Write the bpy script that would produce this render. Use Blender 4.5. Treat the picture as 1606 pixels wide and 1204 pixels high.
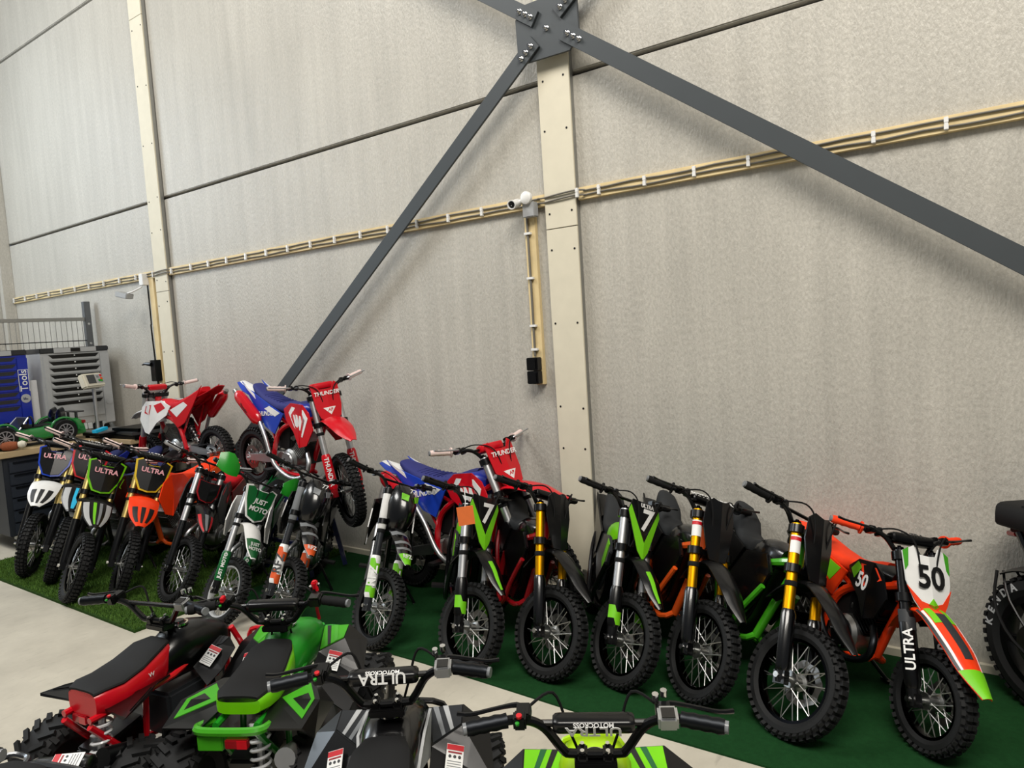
import bpy, bmesh, math, random
import numpy as np
from mathutils import Matrix, Vector
random.seed(4)
for o in list(bpy.data.objects): bpy.data.objects.remove(o)
scn = bpy.context.scene
COL = scn.collection
R = math.radians

# ------------------------------------------------------------------ camera
def cam_axes(yaw, pitch, roll):
    f = Vector((math.sin(yaw)*math.cos(pitch), math.cos(yaw)*math.cos(pitch), math.sin(pitch)))
    r = Vector((math.cos(yaw), -math.sin(yaw), 0)); u = r.cross(f)
    c, s = math.cos(roll), math.sin(roll)
    return c*r + s*u, -s*r + c*u, f
cr_, cu_, cf_ = cam_axes(-0.62381961, -0.07491923, -0.0641058)
cam = bpy.data.objects.new('camera', bpy.data.cameras.new('camera')); COL.objects.link(cam)
cam.matrix_world = Matrix(((cr_.x, cu_.x, -cf_.x, 0), (cr_.y, cu_.y, -cf_.y, -3.55), (cr_.z, cu_.z, -cf_.z, 1.60), (0, 0, 0, 1)))
cam.data.sensor_width = 36; cam.data.sensor_fit = 'HORIZONTAL'; cam.data.lens = 1113/1606*36
cam.data.clip_start = .05
scn.camera = cam
# ------------------------------------------------------------------ light
w = bpy.data.worlds.new('world'); scn.world = w; w.use_nodes = True
w.node_tree.nodes['Background'].inputs[0].default_value = (.86, .93, 1, 1)
w.node_tree.nodes['Background'].inputs[1].default_value = .13
def area(name, loc, target, sx, sy, power, col=(1, 1, 1)):
    l = bpy.data.lights.new(name, 'AREA'); l.shape = 'RECTANGLE'; l.size = sx; l.size_y = sy; l.energy = power; l.color = col
    o = bpy.data.objects.new(name, l); COL.objects.link(o); o.location = loc
    o.rotation_euler = (Vector(target)-Vector(loc)).to_track_quat('-Z', 'Y').to_euler()
    return o
area('end_wall_window_light', (-9.75, -2.4, 3.7), (-7.0, -.2, 3.2), 2.4, 3.0, 185, (.78, .89, 1))
area('roof_light', (-6.3, -4.2, 7.8), (-3.0, -.6, 1.6), 2.8, 2.2, 330, (1, .985, .95))
area('added_right_fill', (1.0, -4.4, 7.2), (-.5, -.3, 1.3), 4.5, 2.4, 640, (1, .945, .86))  # added fill that evens out the dimmer right side, no actual roof lamp
scn.view_settings.view_transform = 'Standard'; scn.view_settings.look = 'None'
scn.view_settings.gamma = 1; scn.view_settings.use_curve_mapping = False
scn.view_settings.exposure = 0.0

# ------------------------------------------------------------------ materials
def lin(h):
    h = h.lstrip('#'); o = []
    for i in (0, 2, 4):
        c = int(h[i:i+2], 16)/255; o.append(c/12.92 if c <= .04045 else ((c+.055)/1.055)**2.4)
    return (*o, 1)
MATS = {}
def mat(name, col, rough=.5, metal=0, coat=0, noise=0, nscale=30, bump=0, bscale=200, spec=.5, alpha=1, emit=0):
    if name in MATS: return MATS[name]
    m = bpy.data.materials.new(name); m.use_nodes = True; nt = m.node_tree; b = nt.nodes['Principled BSDF']
    c = lin(col); b.inputs['Base Color'].default_value = c; b.inputs['Roughness'].default_value = rough
    b.inputs['Metallic'].default_value = metal; b.inputs['Coat Weight'].default_value = coat; b.inputs['Specular IOR Level'].default_value = spec
    if emit: b.inputs['Emission Color'].default_value = c; b.inputs['Emission Strength'].default_value = emit
    tc = nt.nodes.new('ShaderNodeTexCoord')
    n = nt.nodes.new('ShaderNodeTexNoise'); n.inputs['Scale'].default_value = nscale; n.inputs['Detail'].default_value = 5
    nt.links.new(tc.outputs['Object'], n.inputs['Vector'])
    nz = noise or .06
    mx = nt.nodes.new('ShaderNodeMix'); mx.data_type = 'RGBA'; mx.blend_type = 'MULTIPLY'
    mx.inputs[0].default_value = 1
    rp = nt.nodes.new('ShaderNodeMapRange'); rp.inputs[3].default_value = 1-nz*2; rp.inputs[4].default_value = 1+nz*.6
    nt.links.new(n.outputs[0], rp.inputs[0]); mx.inputs[6].default_value = c; nt.links.new(rp.outputs[0], mx.inputs[7])
    nt.links.new(mx.outputs[2], b.inputs['Base Color'])
    if bump:
        n2 = nt.nodes.new('ShaderNodeTexNoise'); n2.inputs['Scale'].default_value = bscale; n2.inputs['Detail'].default_value = 4
        nt.links.new(tc.outputs['Object'], n2.inputs['Vector'])
        bp = nt.nodes.new('ShaderNodeBump'); bp.inputs['Strength'].default_value = bump; bp.inputs['Distance'].default_value = .01
        nt.links.new(n2.outputs[0], bp.inputs['Height']); nt.links.new(bp.outputs[0], b.inputs['Normal'])
    MATS[name] = m; return m
PAL = {'black': '#050506', 'softblack': '#0b0b0c', 'charcoal': '#2a2c2f', 'red': '#c40a1c', 'darkred': '#8e0f18', 'white': '#e6e6e4', 'green': '#3f9a1c', 'kawa': '#1f8a22',
       'lime': '#a9d80f', 'neon': '#6fc40f', 'orange': '#ee3d12', 'dorange': '#d8541a', 'blue': '#1c2f9a', 'navy': '#232a58', 'seatblue': '#2b2f6e', 'royal': '#1b3fb0', 'yellow': '#d8b41c', 'gold': '#d99a10', 'silver': '#c9cacb',
       'grey': '#7a7d80', 'lgrey': '#a9abac', 'dgreen': '#0f5a2a', 'cream': '#d8d3c2', 'purple': '#4b2f8f', 'pinkw': '#e6cfc9', 'cyan': '#19b4e0', 'pink': '#e0a0a8', 'seatgrey': '#232527', 'brass': '#dcc27a'}
def P(c, kind='plastic'):
    """plastic / matte / rubber / metal / paint in a palette colour"""
    k = dict(plastic=(.28, 0, .1), matte=(.7, 0, 0), rubber=(.8, 0, 0), metal=(.42, 1, 0), paint=(.25, 0, .4), anod=(.22, 1, 0), print=(.5, 0, 0))[kind]
    return mat(c+'_'+kind, PAL[c], k[0], k[1], k[2], spec={'rubber': .3, 'plastic': .35, 'matte': .3}.get(kind, .5))
RUBBER = mat('tyre_rubber', '#111213', .7, noise=.15, nscale=25, spec=.35)
SPOKE = mat('spoke_steel', '#b4b4b2', .38, 1)
CHROME = mat('chrome', '#d8d8d8', .12, 1)
ALU = mat('cast_aluminium', '#a4a5a3', .38, 1, noise=.1)
DISC = mat('disc_steel', '#8e8c88', .32, 1)
IRON = mat('dark_iron', '#232425', .5, .6)

# ------------------------------------------------------------------ mesh builder
def cr(pts, n=5):
    P_ = [Vector(p) for p in pts]; out = []
    for i in range(len(P_)-1):
        a = P_[max(i-1, 0)]; b = P_[i]; c = P_[i+1]; d = P_[min(i+2, len(P_)-1)]
        for k in range(n):
            t = k/n
            out.append(.5*((2*b)+(c-a)*t+(2*a-5*b+4*c-d)*t*t+(3*b-a-3*c+d)*t**3))
    out.append(P_[-1]); return out
class MB:
    def __init__(s): s.v = []; s.f = []
    def raw(s, v, f):
        o = len(s.v); s.v += [tuple(p) for p in v]; s.f += [tuple(i+o for i in q) for q in f]; return s
    def box(s, c, d, M=None):
        x, y, z = d[0]/2, d[1]/2, d[2]/2
        v = [Vector((i*x, j*y, k*z)) for k in (-1, 1) for j in (-1, 1) for i in (-1, 1)]
        if M: v = [M @ p for p in v]
        v = [p+Vector(c) for p in v]
        return s.raw(v, [(0, 2, 3, 1), (4, 5, 7, 6), (0, 1, 5, 4), (2, 6, 7, 3), (0, 4, 6, 2), (1, 3, 7, 5)])
    def rings(s, rs, cap=True, closed=False):
        n = len(rs[0]); v = [p for r in rs for p in r]; f = []
        m = len(rs)
        for i in range(m if closed else m-1):
            a = i*n; b = ((i+1) % m)*n
            for k in range(n): f.append((a+k, a+(k+1) % n, b+(k+1) % n, b+k))
        if cap and not closed: f.append(tuple(range(n-1, -1, -1))); f.append(tuple((m-1)*n+k for k in range(n)))
        return s.raw(v, f)
    def tube(s, pts, r, n=8, smooth=0, cap=True):
        rr = list(r) if isinstance(r, (list, tuple)) else [r]*len(pts)
        if smooth:
            rr = [rr[min(i//smooth, len(rr)-1)]*(1-(i % smooth)/smooth)+rr[min(i//smooth+1, len(rr)-1)]*(i % smooth)/smooth for i in range((len(pts)-1)*smooth+1)]
            pts = cr(pts, smooth)
        else: pts = [Vector(p) for p in pts]
        t0 = (pts[1]-pts[0]).normalized(); up = Vector((0, 0, 1)) if abs(t0.z) < .9 else Vector((1, 0, 0))
        u = t0.cross(up).normalized(); rs = []
        for i, p in enumerate(pts):
            t = ((pts[min(i+1, len(pts)-1)]-pts[max(i-1, 0)])).normalized()
            u = (u-t*u.dot(t)).normalized(); w_ = t.cross(u)
            rs.append([p+rr[i]*(math.cos(2*math.pi*k/n)*u+math.sin(2*math.pi*k/n)*w_) for k in range(n)])
        return s.rings(rs, cap)
    def lathe(s, prof, c=(0, 0, 0), axis='y', n=24, closed=False):
        rs = []
        for r, h in prof:
            ring = []
            for k in range(n):
                a = 2*math.pi*k/n; x, y = r*math.cos(a), r*math.sin(a)
                q = {'y': (x, h, y), 'z': (x, y, h), 'x': (h, x, y)}[axis]
                ring.append(Vector(c)+Vector(q))
            rs.append(ring)
        return s.rings(rs, not closed, closed)
    def prism(s, poly, yf, th):
        """poly in (x,z); yf(x,z) -> y of outer face; th thickness along -sign"""
        n = len(poly)
        v = [(x, yf(x, z), z) for x, z in poly]+[(x, yf(x, z)-th, z) for x, z in poly]
        return s.raw(v, [tuple(range(n)), tuple(range(2*n-1, n-1, -1))]+[(i, n+i, n+(i+1) % n, (i+1) % n) for i in range(n)])
    def strip(s, path, th=.005, n=9, smooth=4):
        """fender: path of (x,z,halfwidth,crown)"""
        P3 = cr([Vector((a[0], a[1], 0)) for a in path], smooth); W = cr([Vector((a[2], a[3], 0)) for a in path], smooth)
        rs = []
        for i, p in enumerate(P3):
            t = (P3[min(i+1, len(P3)-1)]-P3[max(i-1, 0)]).normalized(); nx, nz = -t.y, t.x
            hw, crn = W[i].x, W[i].y; top = []; bot = []
            for k in range(n):
                q = -1+2*k/(n-1); d = -crn*abs(q)**2.2
                top.append(Vector((p.x+nx*d, hw*q, p.y+nz*d))); bot.append(Vector((p.x+nx*(d-th), hw*q*.97, p.y+nz*(d-th))))
            rs.append(top+bot[::-1])
        return s.rings(rs)
    def build(s, name, m, parent=None, M=None, bevel=0, smooth=True, ang=38):
        o = bpy.data.objects.new(name, s.mesh(name, m, bevel, smooth, ang)); COL.objects.link(o)
        if parent: o.parent = parent
        if M is not None: o.matrix_local = M
        return o
    def mesh(s, name, m, bevel=0, smooth=True, ang=38):
        me = bpy.data.meshes.new(name); me.from_pydata(s.v, [], s.f)
        bm = bmesh.new(); bm.from_mesh(me)
        bmesh.ops.recalc_face_normals(bm, faces=bm.faces[:])
        if bevel: bmesh.ops.bevel(bm, geom=bm.edges[:], offset=bevel, segments=2, affect='EDGES', clamp_overlap=True)
        bm.to_mesh(me); bm.free()
        if smooth:
            me.polygons.foreach_set('use_smooth', [True]*len(me.polygons)); me.set_sharp_from_angle(angle=R(ang))
        me.materials.append(m); return me
def sring(x, zc, hw, hh, p=2.6, n=18):
    o = []
    for k in range(n):
        a = 2*math.pi*k/n; c, s_ = math.cos(a), math.sin(a)
        o.append((x, hw*math.copysign(abs(c)**(2/p), c), zc+hh*math.copysign(abs(s_)**(2/p), s_)))
    return o
def inst(name, me, parent=None, M=None):
    o = bpy.data.objects.new(name, me); COL.objects.link(o)
    if parent: o.parent = parent
    if M is not None: o.matrix_local = M
    return o
def tag(o, label=None, cat=None, group=None, kind=None):
    if label: o['label'] = label
    if cat: o['category'] = cat
    if group: o['group'] = group
    if kind: o['kind'] = kind
    return o
def thing(name, label, cat, M, group=None):
    o = bpy.data.objects.new(name, None); o.empty_display_size = .1; COL.objects.link(o); o.matrix_world = M
    return tag(o, label, cat, group)
def frame(o, right, up):
    """matrix with local x = right, y = up, z = normal"""
    r = Vector(right).normalized(); u = Vector(up); u = (u-r*u.dot(r)).normalized(); n = r.cross(u); o = Vector(o)
    return Matrix(((r.x, u.x, n.x, o.x), (r.y, u.y, n.y, o.y), (r.z, u.z, n.z, o.z), (0, 0, 0, 1)))
TXT = {}
def text(parent, s, size, m, M, name='lettering', bold=.0, sx=1, shear=0):
    key = (s, size, m.name, bold, sx, shear)
    if key not in TXT:
        c = bpy.data.curves.new('lettering', 'FONT'); c.body = s; c.size = size; c.align_x = 'CENTER'; c.align_y = 'CENTER'
        c.extrude = .0007; c.offset = bold*size; c.resolution_u = 3; c.shear = shear
        o = bpy.data.objects.new('tmp', c); COL.objects.link(o); bpy.context.view_layer.update()
        me = bpy.data.meshes.new_from_object(o.evaluated_get(bpy.context.evaluated_depsgraph_get()))
        me.materials.clear(); me.materials.append(m)
        me.transform(Matrix.Diagonal((sx, 1, 1, 1))); bpy.data.objects.remove(o); TXT[key] = me
    return inst(name, TXT[key], parent, M)
def T(x, y, z): return Matrix.Translation((x, y, z))
def RX(a): return Matrix.Rotation(a, 4, 'X')
def RY(a): return Matrix.Rotation(a, 4, 'Y')
def RZ(a): return Matrix.Rotation(a, 4, 'Z')

# ------------------------------------------------------------------ the hall
def wall_mat(name, base, rough, streak=1.0):
    m = bpy.data.materials.new(name); m.use_nodes = True; nt = m.node_tree; b = nt.nodes['Principled BSDF']; N = nt.nodes.new; L = nt.links.new
    tc = N('ShaderNodeTexCoord')
    mp = N('ShaderNodeMapping'); mp.inputs['Scale'].default_value = (1, 1, .42); L(tc.outputs['Object'], mp.inputs[0])
    big = N('ShaderNodeTexNoise'); big.inputs['Scale'].default_value = .9; big.inputs['Detail'].default_value = 6; L(tc.outputs['Object'], big.inputs[0])
    mp2 = N('ShaderNodeMapping'); mp2.inputs['Scale'].default_value = (9, 9, .7); L(tc.outputs['Object'], mp2.inputs[0])
    st = N('ShaderNodeTexNoise'); st.inputs['Scale'].default_value = 1; st.inputs['Detail'].default_value = 6; st.inputs['Roughness'].default_value = .7; L(mp2.outputs[0], st.inputs[0])
    fine = N('ShaderNodeTexNoise'); fine.inputs['Scale'].default_value = 85; fine.inputs['Detail'].default_value = 3; fine.inputs['Roughness'].default_value = .6; L(mp.outputs[0], fine.inputs[0])
    r1 = N('ShaderNodeMapRange'); r1.inputs[1].default_value = .3; r1.inputs[2].default_value = .7; r1.inputs[3].default_value = .86; r1.inputs[4].default_value = 1.06; L(st.outputs[0], r1.inputs[0])
    r2 = N('ShaderNodeMapRange'); r2.inputs[1].default_value = .3; r2.inputs[2].default_value = .7; r2.inputs[3].default_value = .93; r2.inputs[4].default_value = 1.05; L(big.outputs[0], r2.inputs[0])
    r3 = N('ShaderNodeMapRange'); r3.inputs[1].default_value = .3; r3.inputs[2].default_value = .7; r3.inputs[3].default_value = .88; r3.inputs[4].default_value = 1.08; L(fine.outputs[0], r3.inputs[0])
    a = N('ShaderNodeMath'); a.operation = 'MULTIPLY'; L(r1.outputs[0], a.inputs[0]); L(r2.outputs[0], a.inputs[1])
    a2 = N('ShaderNodeMath'); a2.operation = 'MULTIPLY'; L(a.outputs[0], a2.inputs[0]); L(r3.outputs[0], a2.inputs[1])
    mx = N('ShaderNodeMix'); mx.data_type = 'RGBA'; mx.blend_type = 'MULTIPLY'; mx.inputs[0].default_value = 1; mx.inputs[6].default_value = lin(base)
    L(a2.outputs[0], mx.inputs[7]); L(mx.outputs[2], b.inputs['Base Color'])
    b.inputs['Roughness'].default_value = rough
    bp = N('ShaderNodeBump'); bp.inputs['Strength'].default_value = .42*streak; bp.inputs['Distance'].default_value = .012; L(fine.outputs[0], bp.inputs['Height']); L(bp.outputs[0], b.inputs['Normal'])
    return m
CONC = wall_mat('painted_concrete', '#b9b5ab', .4)
JOINT = mat('joint_sealant', '#4a443c', .9, noise=.3, nscale=20)
BOARD = mat('fire_board', '#d6cfba', .65, noise=.05, nscale=14)
GALV = mat('grey_galvanised', '#9c9c98', .4, .7)
STEEL = mat('painted_steel', '#3d4245', .5, 0, noise=.05, nscale=8)
WOOD = mat('batten_wood', '#e6cf9c', .6, noise=.18, nscale=9)
def build_hall():
    XS = [(-9.9, -6.31), (-6.31, -2.09), (-2.09, 2.6)]; ZS = [(0, 2.985), (3.01, 5.025), (5.05, 7.2)]
    wb = MB().box((-3.65, .16, 3.6), (12.5, .2, 7.2)).build('wall_back', JOINT); tag(wb, kind='structure')
    for i, (x0, x1) in enumerate(XS):
        for j, (z0, z1) in enumerate(ZS):
            g = .012
            MB().box(((x0+x1)/2, .05, (z0+z1)/2), (x1-x0-g, .1, z1-z0)).build('concrete_panel', CONC, wb, bevel=.006)
    wl = MB().box((-10.02, -3.6, 3.6), (.2, 7.0, 7.2)).build('wall_left', CONC); tag(wl, kind='structure')
    # floor
    m = bpy.data.materials.new('concrete_floor'); m.use_nodes = True; nt = m.node_tree; b = nt.nodes['Principled BSDF']; N = nt.nodes.new; L = nt.links.new
    tc = N('ShaderNodeTexCoord'); n1 = N('ShaderNodeTexNoise'); n1.inputs['Scale'].default_value = 2.2; n1.inputs['Detail'].default_value = 9; n1.inputs['Roughness'].default_value = .65; L(tc.outputs['Object'], n1.inputs[0])
    cr1 = N('ShaderNodeValToRGB'); cr1.color_ramp.elements[0].position = .3; cr1.color_ramp.elements[0].color = lin('#a8a294'); cr1.color_ramp.elements[1].position = .72; cr1.color_ramp.elements[1].color = lin('#c6c0b0'); L(n1.outputs[0], cr1.inputs[0])
    mp = N('ShaderNodeMapping'); mp.inputs['Scale'].default_value = (14, 3, 1); mp.inputs['Rotation'].default_value = (0, 0, .7); L(tc.outputs['Object'], mp.inputs[0])
    n2 = N('ShaderNodeTexNoise'); n2.inputs['Scale'].default_value = 3; n2.inputs['Detail'].default_value = 8; L(mp.outputs[0], n2.inputs[0])
    r2 = N('ShaderNodeMapRange'); r2.inputs[1].default_value = .25; r2.inputs[2].default_value = .4; r2.inputs[3].default_value = .78; r2.inputs[4].default_value = 1; L(n2.outputs[0], r2.inputs[0])
    mx = N('ShaderNodeMix'); mx.data_type = 'RGBA'; mx.blend_type = 'MULTIPLY'; mx.inputs[0].default_value = 1; L(cr1.outputs[0], mx.inputs[6]); L(r2.outputs[0], mx.inputs[7]); L(mx.outputs[2], b.inputs['Base Color'])
    b.inputs['Roughness'].default_value = .5
    fl = MB().box((-3.65, -3.6, -.05), (12.9, 7.4, .1)).build('floor', m); tag(fl, kind='structure')
    # base strip along the wall foot
    tag(MB().box((-1.7, -.012, .02), (8.4, .024, .04)).build('baseboard_back', BOARD), kind='structure')
    # clad columns
    for k, (x0, x1, lab) in enumerate(((-6.515, -6.305, 'left'), (-2.209, -2.005, 'mid'))):
        c = MB().box(((x0+x1)/2, -.017, 3.6), (x1-x0-.03, .034, 7.2)).build('trim_%d' % (k+1), GALV); tag(c, kind='structure')
        for z0, z1 in ((0, 2.16), (2.165, 4.6), (4.605, 7.2)):
            MB().box(((x0+x1)/2, -.040, (z0+z1)/2), (x1-x0, .012, z1-z0)).build('cladding_board', BOARD, c, bevel=.001)
        MB().box((x1-.004, -.017, 3.6), (.006, .034, 7.2)).build('side_board', GALV, c)
        sc = MB().lathe([(.0, 0), (.006, 0), (.006, .003), (0, .003)], axis='y', n=8).mesh('screw', IRON)
        for z in (.9, 1.15, 1.62, 2.05, 2.26, 2.7, 3.0, 3.5, 4.0, 4.5):
            for x in (x0+.03, x1-.03): inst('screw', sc, c, T(x+random.uniform(-.006, .006), -.0485, z+random.uniform(-.02, .02)))
    # far corner column
    tag(MB().box((-9.86, -.06, 3.6), (.1, .12, 7.2)).build('trim_3', CONC, bevel=.004), kind='structure')
build_hall()

# ------------------------------------------------------------------ steel cross bracing
def bracing():
    y = -.1; cx, cz = -2.085, 3.235
    pl = [(-2.295, 3.331), (-2.291, 3.155), (-2.235, 3.085), (-1.955, 3.08), (-1.893, 3.159), (-1.897, 3.33), (-1.94, 3.40), (-2.242, 3.398)]
    g = thing('gusset_plate', 'dark grey steel gusset plate bolted at the top of the middle column', 'plate', T(cx, y, cz))
    MB().prism([(x-cx, z-cz) for x, z in pl], lambda x, z: .008, .016).build('plate', STEEL, g, bevel=.001)
    bolt = MB().lathe([(0, 0), (.019, 0), (.019, -.004), (.014, -.004), (.014, -.016), (.0075, -.016), (.0075, -.028), (0, -.028)], axis='y', n=10).mesh('bolt', CHROME, ang=25)
    inst('bolt', bolt, g, T(-.01, -.008, .0))
    def brace(p0, p1, lab, bolts=1, wd=.1):
        a = Vector((p0[0], 0, p0[1])); b_ = Vector((p1[0], 0, p1[1])); d = (b_-a); L = d.length; ang = math.atan2(d.z, d.x)
        o = thing('steel_brace', lab, 'brace', T(a.x, y-.017, a.z) @ RY(-ang))
        MB().box((L/2, 0, 0), (L, .016, wd)).build('flat_bar', STEEL, o, bevel=.0015)
        for k in range(3): inst('bolt', bolt, o, T(.035+k*.042, -.008, 0))
    brace((-2.165, 3.182), (-6.15, .14), 'dark grey diagonal steel brace running down left behind the red bikes', wd=.09)
    brace((-1.985, 3.185), (2.1, .235), 'dark grey diagonal steel brace running down to the right edge', wd=.092)
    brace((-2.155, 3.295), (-5.6, 5.75), 'dark grey steel brace rising left from the gusset plate out of the picture', wd=.085)
    brace((-2.02, 3.29), (2.1, 6.3), 'short visible end of steel brace rising right from the gusset plate', wd=.085)
bracing()

# ------------------------------------------------------------------ cable batten, sockets, cameras
CABLE = mat('grey_cable', '#6a665d', .5)
CLIP = P('white', 'plastic')
def wiring():
    b = thing('cable_batten', 'long pine batten with two grey cables clipped along the wall', 'batten', T(0, 0, 2.335))
    segs = [(-9.8, -7.6), (-7.6, -6.52), (-6.3, -4.3), (-4.3, -2.215), (-2.0, .4), (.4, 2.5)]
    for x0, x1 in segs: MB().box(((x0+x1)/2, -.014, 0), (x1-x0-.002, .028, .068)).build('wooden_lath', WOOD, b, bevel=.002)
    for dz in (.014, -.013):
        for x0, x1 in ((-9.8, -6.56), (-6.26, -2.25), (-1.96, 2.5)):
            pts = []; n = int((x1-x0)/.15)+1
            for k in range(n+1):
                x = x0+(x1-x0)*k/n
                pts.append((x, -.033, dz+random.uniform(-.004, .004)))
            MB().tube(pts, .0052, 6, 2).build('cable', CABLE, b)
        for x0, x1 in ((-6.52, -6.3), (-2.21, -2.0)):
            MB().tube([(x0-.05, -.036, dz), (x0+.0, -.05, dz-.006), ((x0+x1)/2, -.056, dz), (x1, -.054, dz+.004), (x1+.05, -.036, dz)], .0052, 6, 3).build('cable', CABLE, b)
    clip = MB(); clip.box((0, -.040, 0), (.014, .018, .052)).box((0, -.047, .014), (.017, .006, .022)).box((0, -.047, -.014), (.017, .006, .022))
    cm = clip.mesh('cable_clip', CLIP, .001)
    x = -9.75
    while x < 2.4:
        if not (-6.53 < x < -6.29 or -2.42 < x < -1.97): inst('cable_clip', cm, b, T(x, 0, 0))
        x += .27 if x > -6 else .32
    inst('cable_clip', cm, b, T(-1.985, -.02, .0))
    # sockets on their own strip
    s = thing('socket_strip', 'short upright pine lath with cable and black double socket beside middle column', 'socket', T(-2.335, 0, 1.28))
    MB().box((0, -.013, .5), (.075, .026, 1.02)).build('wooden_lath', WOOD, s, bevel=.002)
    MB().tube([(-.012, -.034, .16), (-.01, -.034, .6), (-.012, -.034, .98)], .007, 6, 3).build('cable', CABLE, s)
    for z in (.2, .34, .62, .88): inst('cable_clip', MB().box((-.01, -.036, z), (.045, .02, .014)).mesh('cable_clip', CLIP, .001), s)
    for z in (.035, .115):
        q = MB().box((-.012, -.052, z), (.078, .052, .076)).build('socket_box', P('softblack'), s, bevel=.004)
        MB().box((-.012, -.081, z), (.06, .006, .058)).build('flap', P('black'), q, bevel=.002)
    # bullet camera
    c = thing('security_camera', 'small white bullet camera on a junction box beside the middle column', 'camera', T(-2.335, 0, 2.31))
    MB().box((.03, -.055, -.02), (.08, .05, .085)).build('junction_box', P('lgrey'), c, bevel=.004)
    MB().lathe([(.0, -.03), (.036, -.03), (.036, -.05), (.02, -.06), (0, -.06)], c=(.03, -.05, .045), axis='y', n=20).build('mount', CLIP, c)
    Mc = T(-.035, -.11, .02) @ RZ(R(8)) @ RX(R(14)) @ Matrix.Scale(.72, 4)
    MB().lathe([(0, .06), (.028, .06), (.034, .05), (.034, -.05), (.037, -.052), (.037, -.075), (.03, -.075), (.028, -.06), (0, -.06)], axis='y', n=24).build('camera_body', CLIP, c, Mc)
    MB().lathe([(0, -.0605), (.026, -.0605), (.026, -.066), (.012, -.066), (.008, -.062), (0, -.062)], axis='y', n=20).build('lens', P('black', 'paint'), c, Mc)
    MB().tube([(.03, -.09, .045), (.0, -.09, .035), (-.03, -.09, .025)], .012, 8).build('bracket', CLIP, c)
    # left strip
    s = thing('socket_strip', 'long upright pine lath with black cable beside the left column', 'cable', T(-6.66, 0, 1.1))
    MB().box((.03, -.013, .6), (.08, .026, 1.26)).build('wooden_lath', WOOD, s, bevel=.002)
    MB().tube([(-.03, -.03, 1.2), (-.025, -.032, .8), (-.02, -.04, .75), (-.025, -.03, .4), (-.01, -.03, .1)], .007, 6, 4).build('cable', P('black', 'rubber'), s)
    MB().box((.02, -.05, .34), (.09, .07, .2)).build('socket_box', P('softblack'), s, bevel=.004)
    MB().tube([(0, -.085, .4), (-.06, -.11, .41), (-.1, -.12, .4)], [.022, .014, .006], 8).build('plug', P('softblack'), s)
    l = thing('wall_floodlight', 'small grey box with white floodlight on an arm beside the left column', 'lamp', T(-6.74, 0, 2.28))
    MB().box((.03, -.05, .02), (.07, .06, .11)).build('junction_box', CLIP, l, bevel=.004)
    MB().tube([(.04, -.08, -.05), (-.02, -.14, -.09), (-.07, -.16, -.10)], .008, 8).build('arm', CLIP, l)
    MB().box((-.12, -.17, -.115), (.14, .09, .05), RZ(.3).to_3x3() @ RY(.25).to_3x3()).build('lamp_head', P('lgrey'), l, bevel=.006)
wiring()

# ------------------------------------------------------------------ carpets
def carpets():
    m = mat('dark_carpet', '#194220', .95, noise=.2, nscale=60, bump=.5, bscale=500, spec=.1)
    v = [(-4.16, -1.12), (-3.4, -1.135), (-2.4, -1.115), (-1.4, -1.14), (-.4, -1.12), (2.4, -1.13), (2.4, -.03), (-4.16, -.03)]
    n = len(v); mb = MB(); mb.raw([(x, y, .008) for x, y in v]+[(x, y, 0) for x, y in v], [tuple(range(n)), tuple(range(2*n-1, n-1, -1))]+[(i, n+i, n+(i+1) % n, (i+1) % n) for i in range(n)])
    o = mb.build('carpet', m); tag(o, 'dark green needle felt carpet runner under the right-hand bikes', 'carpet')
    t = thing('artificial_turf', 'lighter green artificial grass mat under the bikes at the left', 'turf', T(0, 0, 0))
    m2 = mat('turf_backing', '#2f4a1c', .95, noise=.3, nscale=40, spec=.1)
    MB().box((-5.45, -.835, .008), (2.55, 1.6, .016)).build('turf_mat', m2, t)
    rng = np.random.default_rng(3); N = 70000
    x = rng.uniform(-6.71, -4.185, N); y = rng.uniform(-1.63, -.04, N); a = rng.uniform(0, 2*np.pi, N); ln = rng.uniform(.012, .024, N); ti = rng.normal(0, .008, (N, 2)); wd = .003
    V = np.empty((N, 3, 3)); V[:, 0] = np.stack([x-wd*np.cos(a), y-wd*np.sin(a), np.full(N, .014)], 1); V[:, 1] = np.stack([x+wd*np.cos(a), y+wd*np.sin(a), np.full(N, .014)], 1); V[:, 2] = np.stack([x+ti[:, 0], y+ti[:, 1], .014+ln], 1)
    me = bpy.data.meshes.new('grass_blades'); me.vertices.add(N*3); me.vertices.foreach_set('co', V.ravel()); me.loops.add(N*3); me.loops.foreach_set('vertex_index', np.arange(N*3)); me.polygons.add(N); me.polygons.foreach_set('loop_start', np.arange(0, N*3, 3)); me.update(); me.validate()
    me.materials.append(mat('grass_blade', '#55782f', .8, noise=.3, nscale=30, spec=.2))
    tag(inst('grass_blades', me, t), kind='stuff')
carpets()

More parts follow.
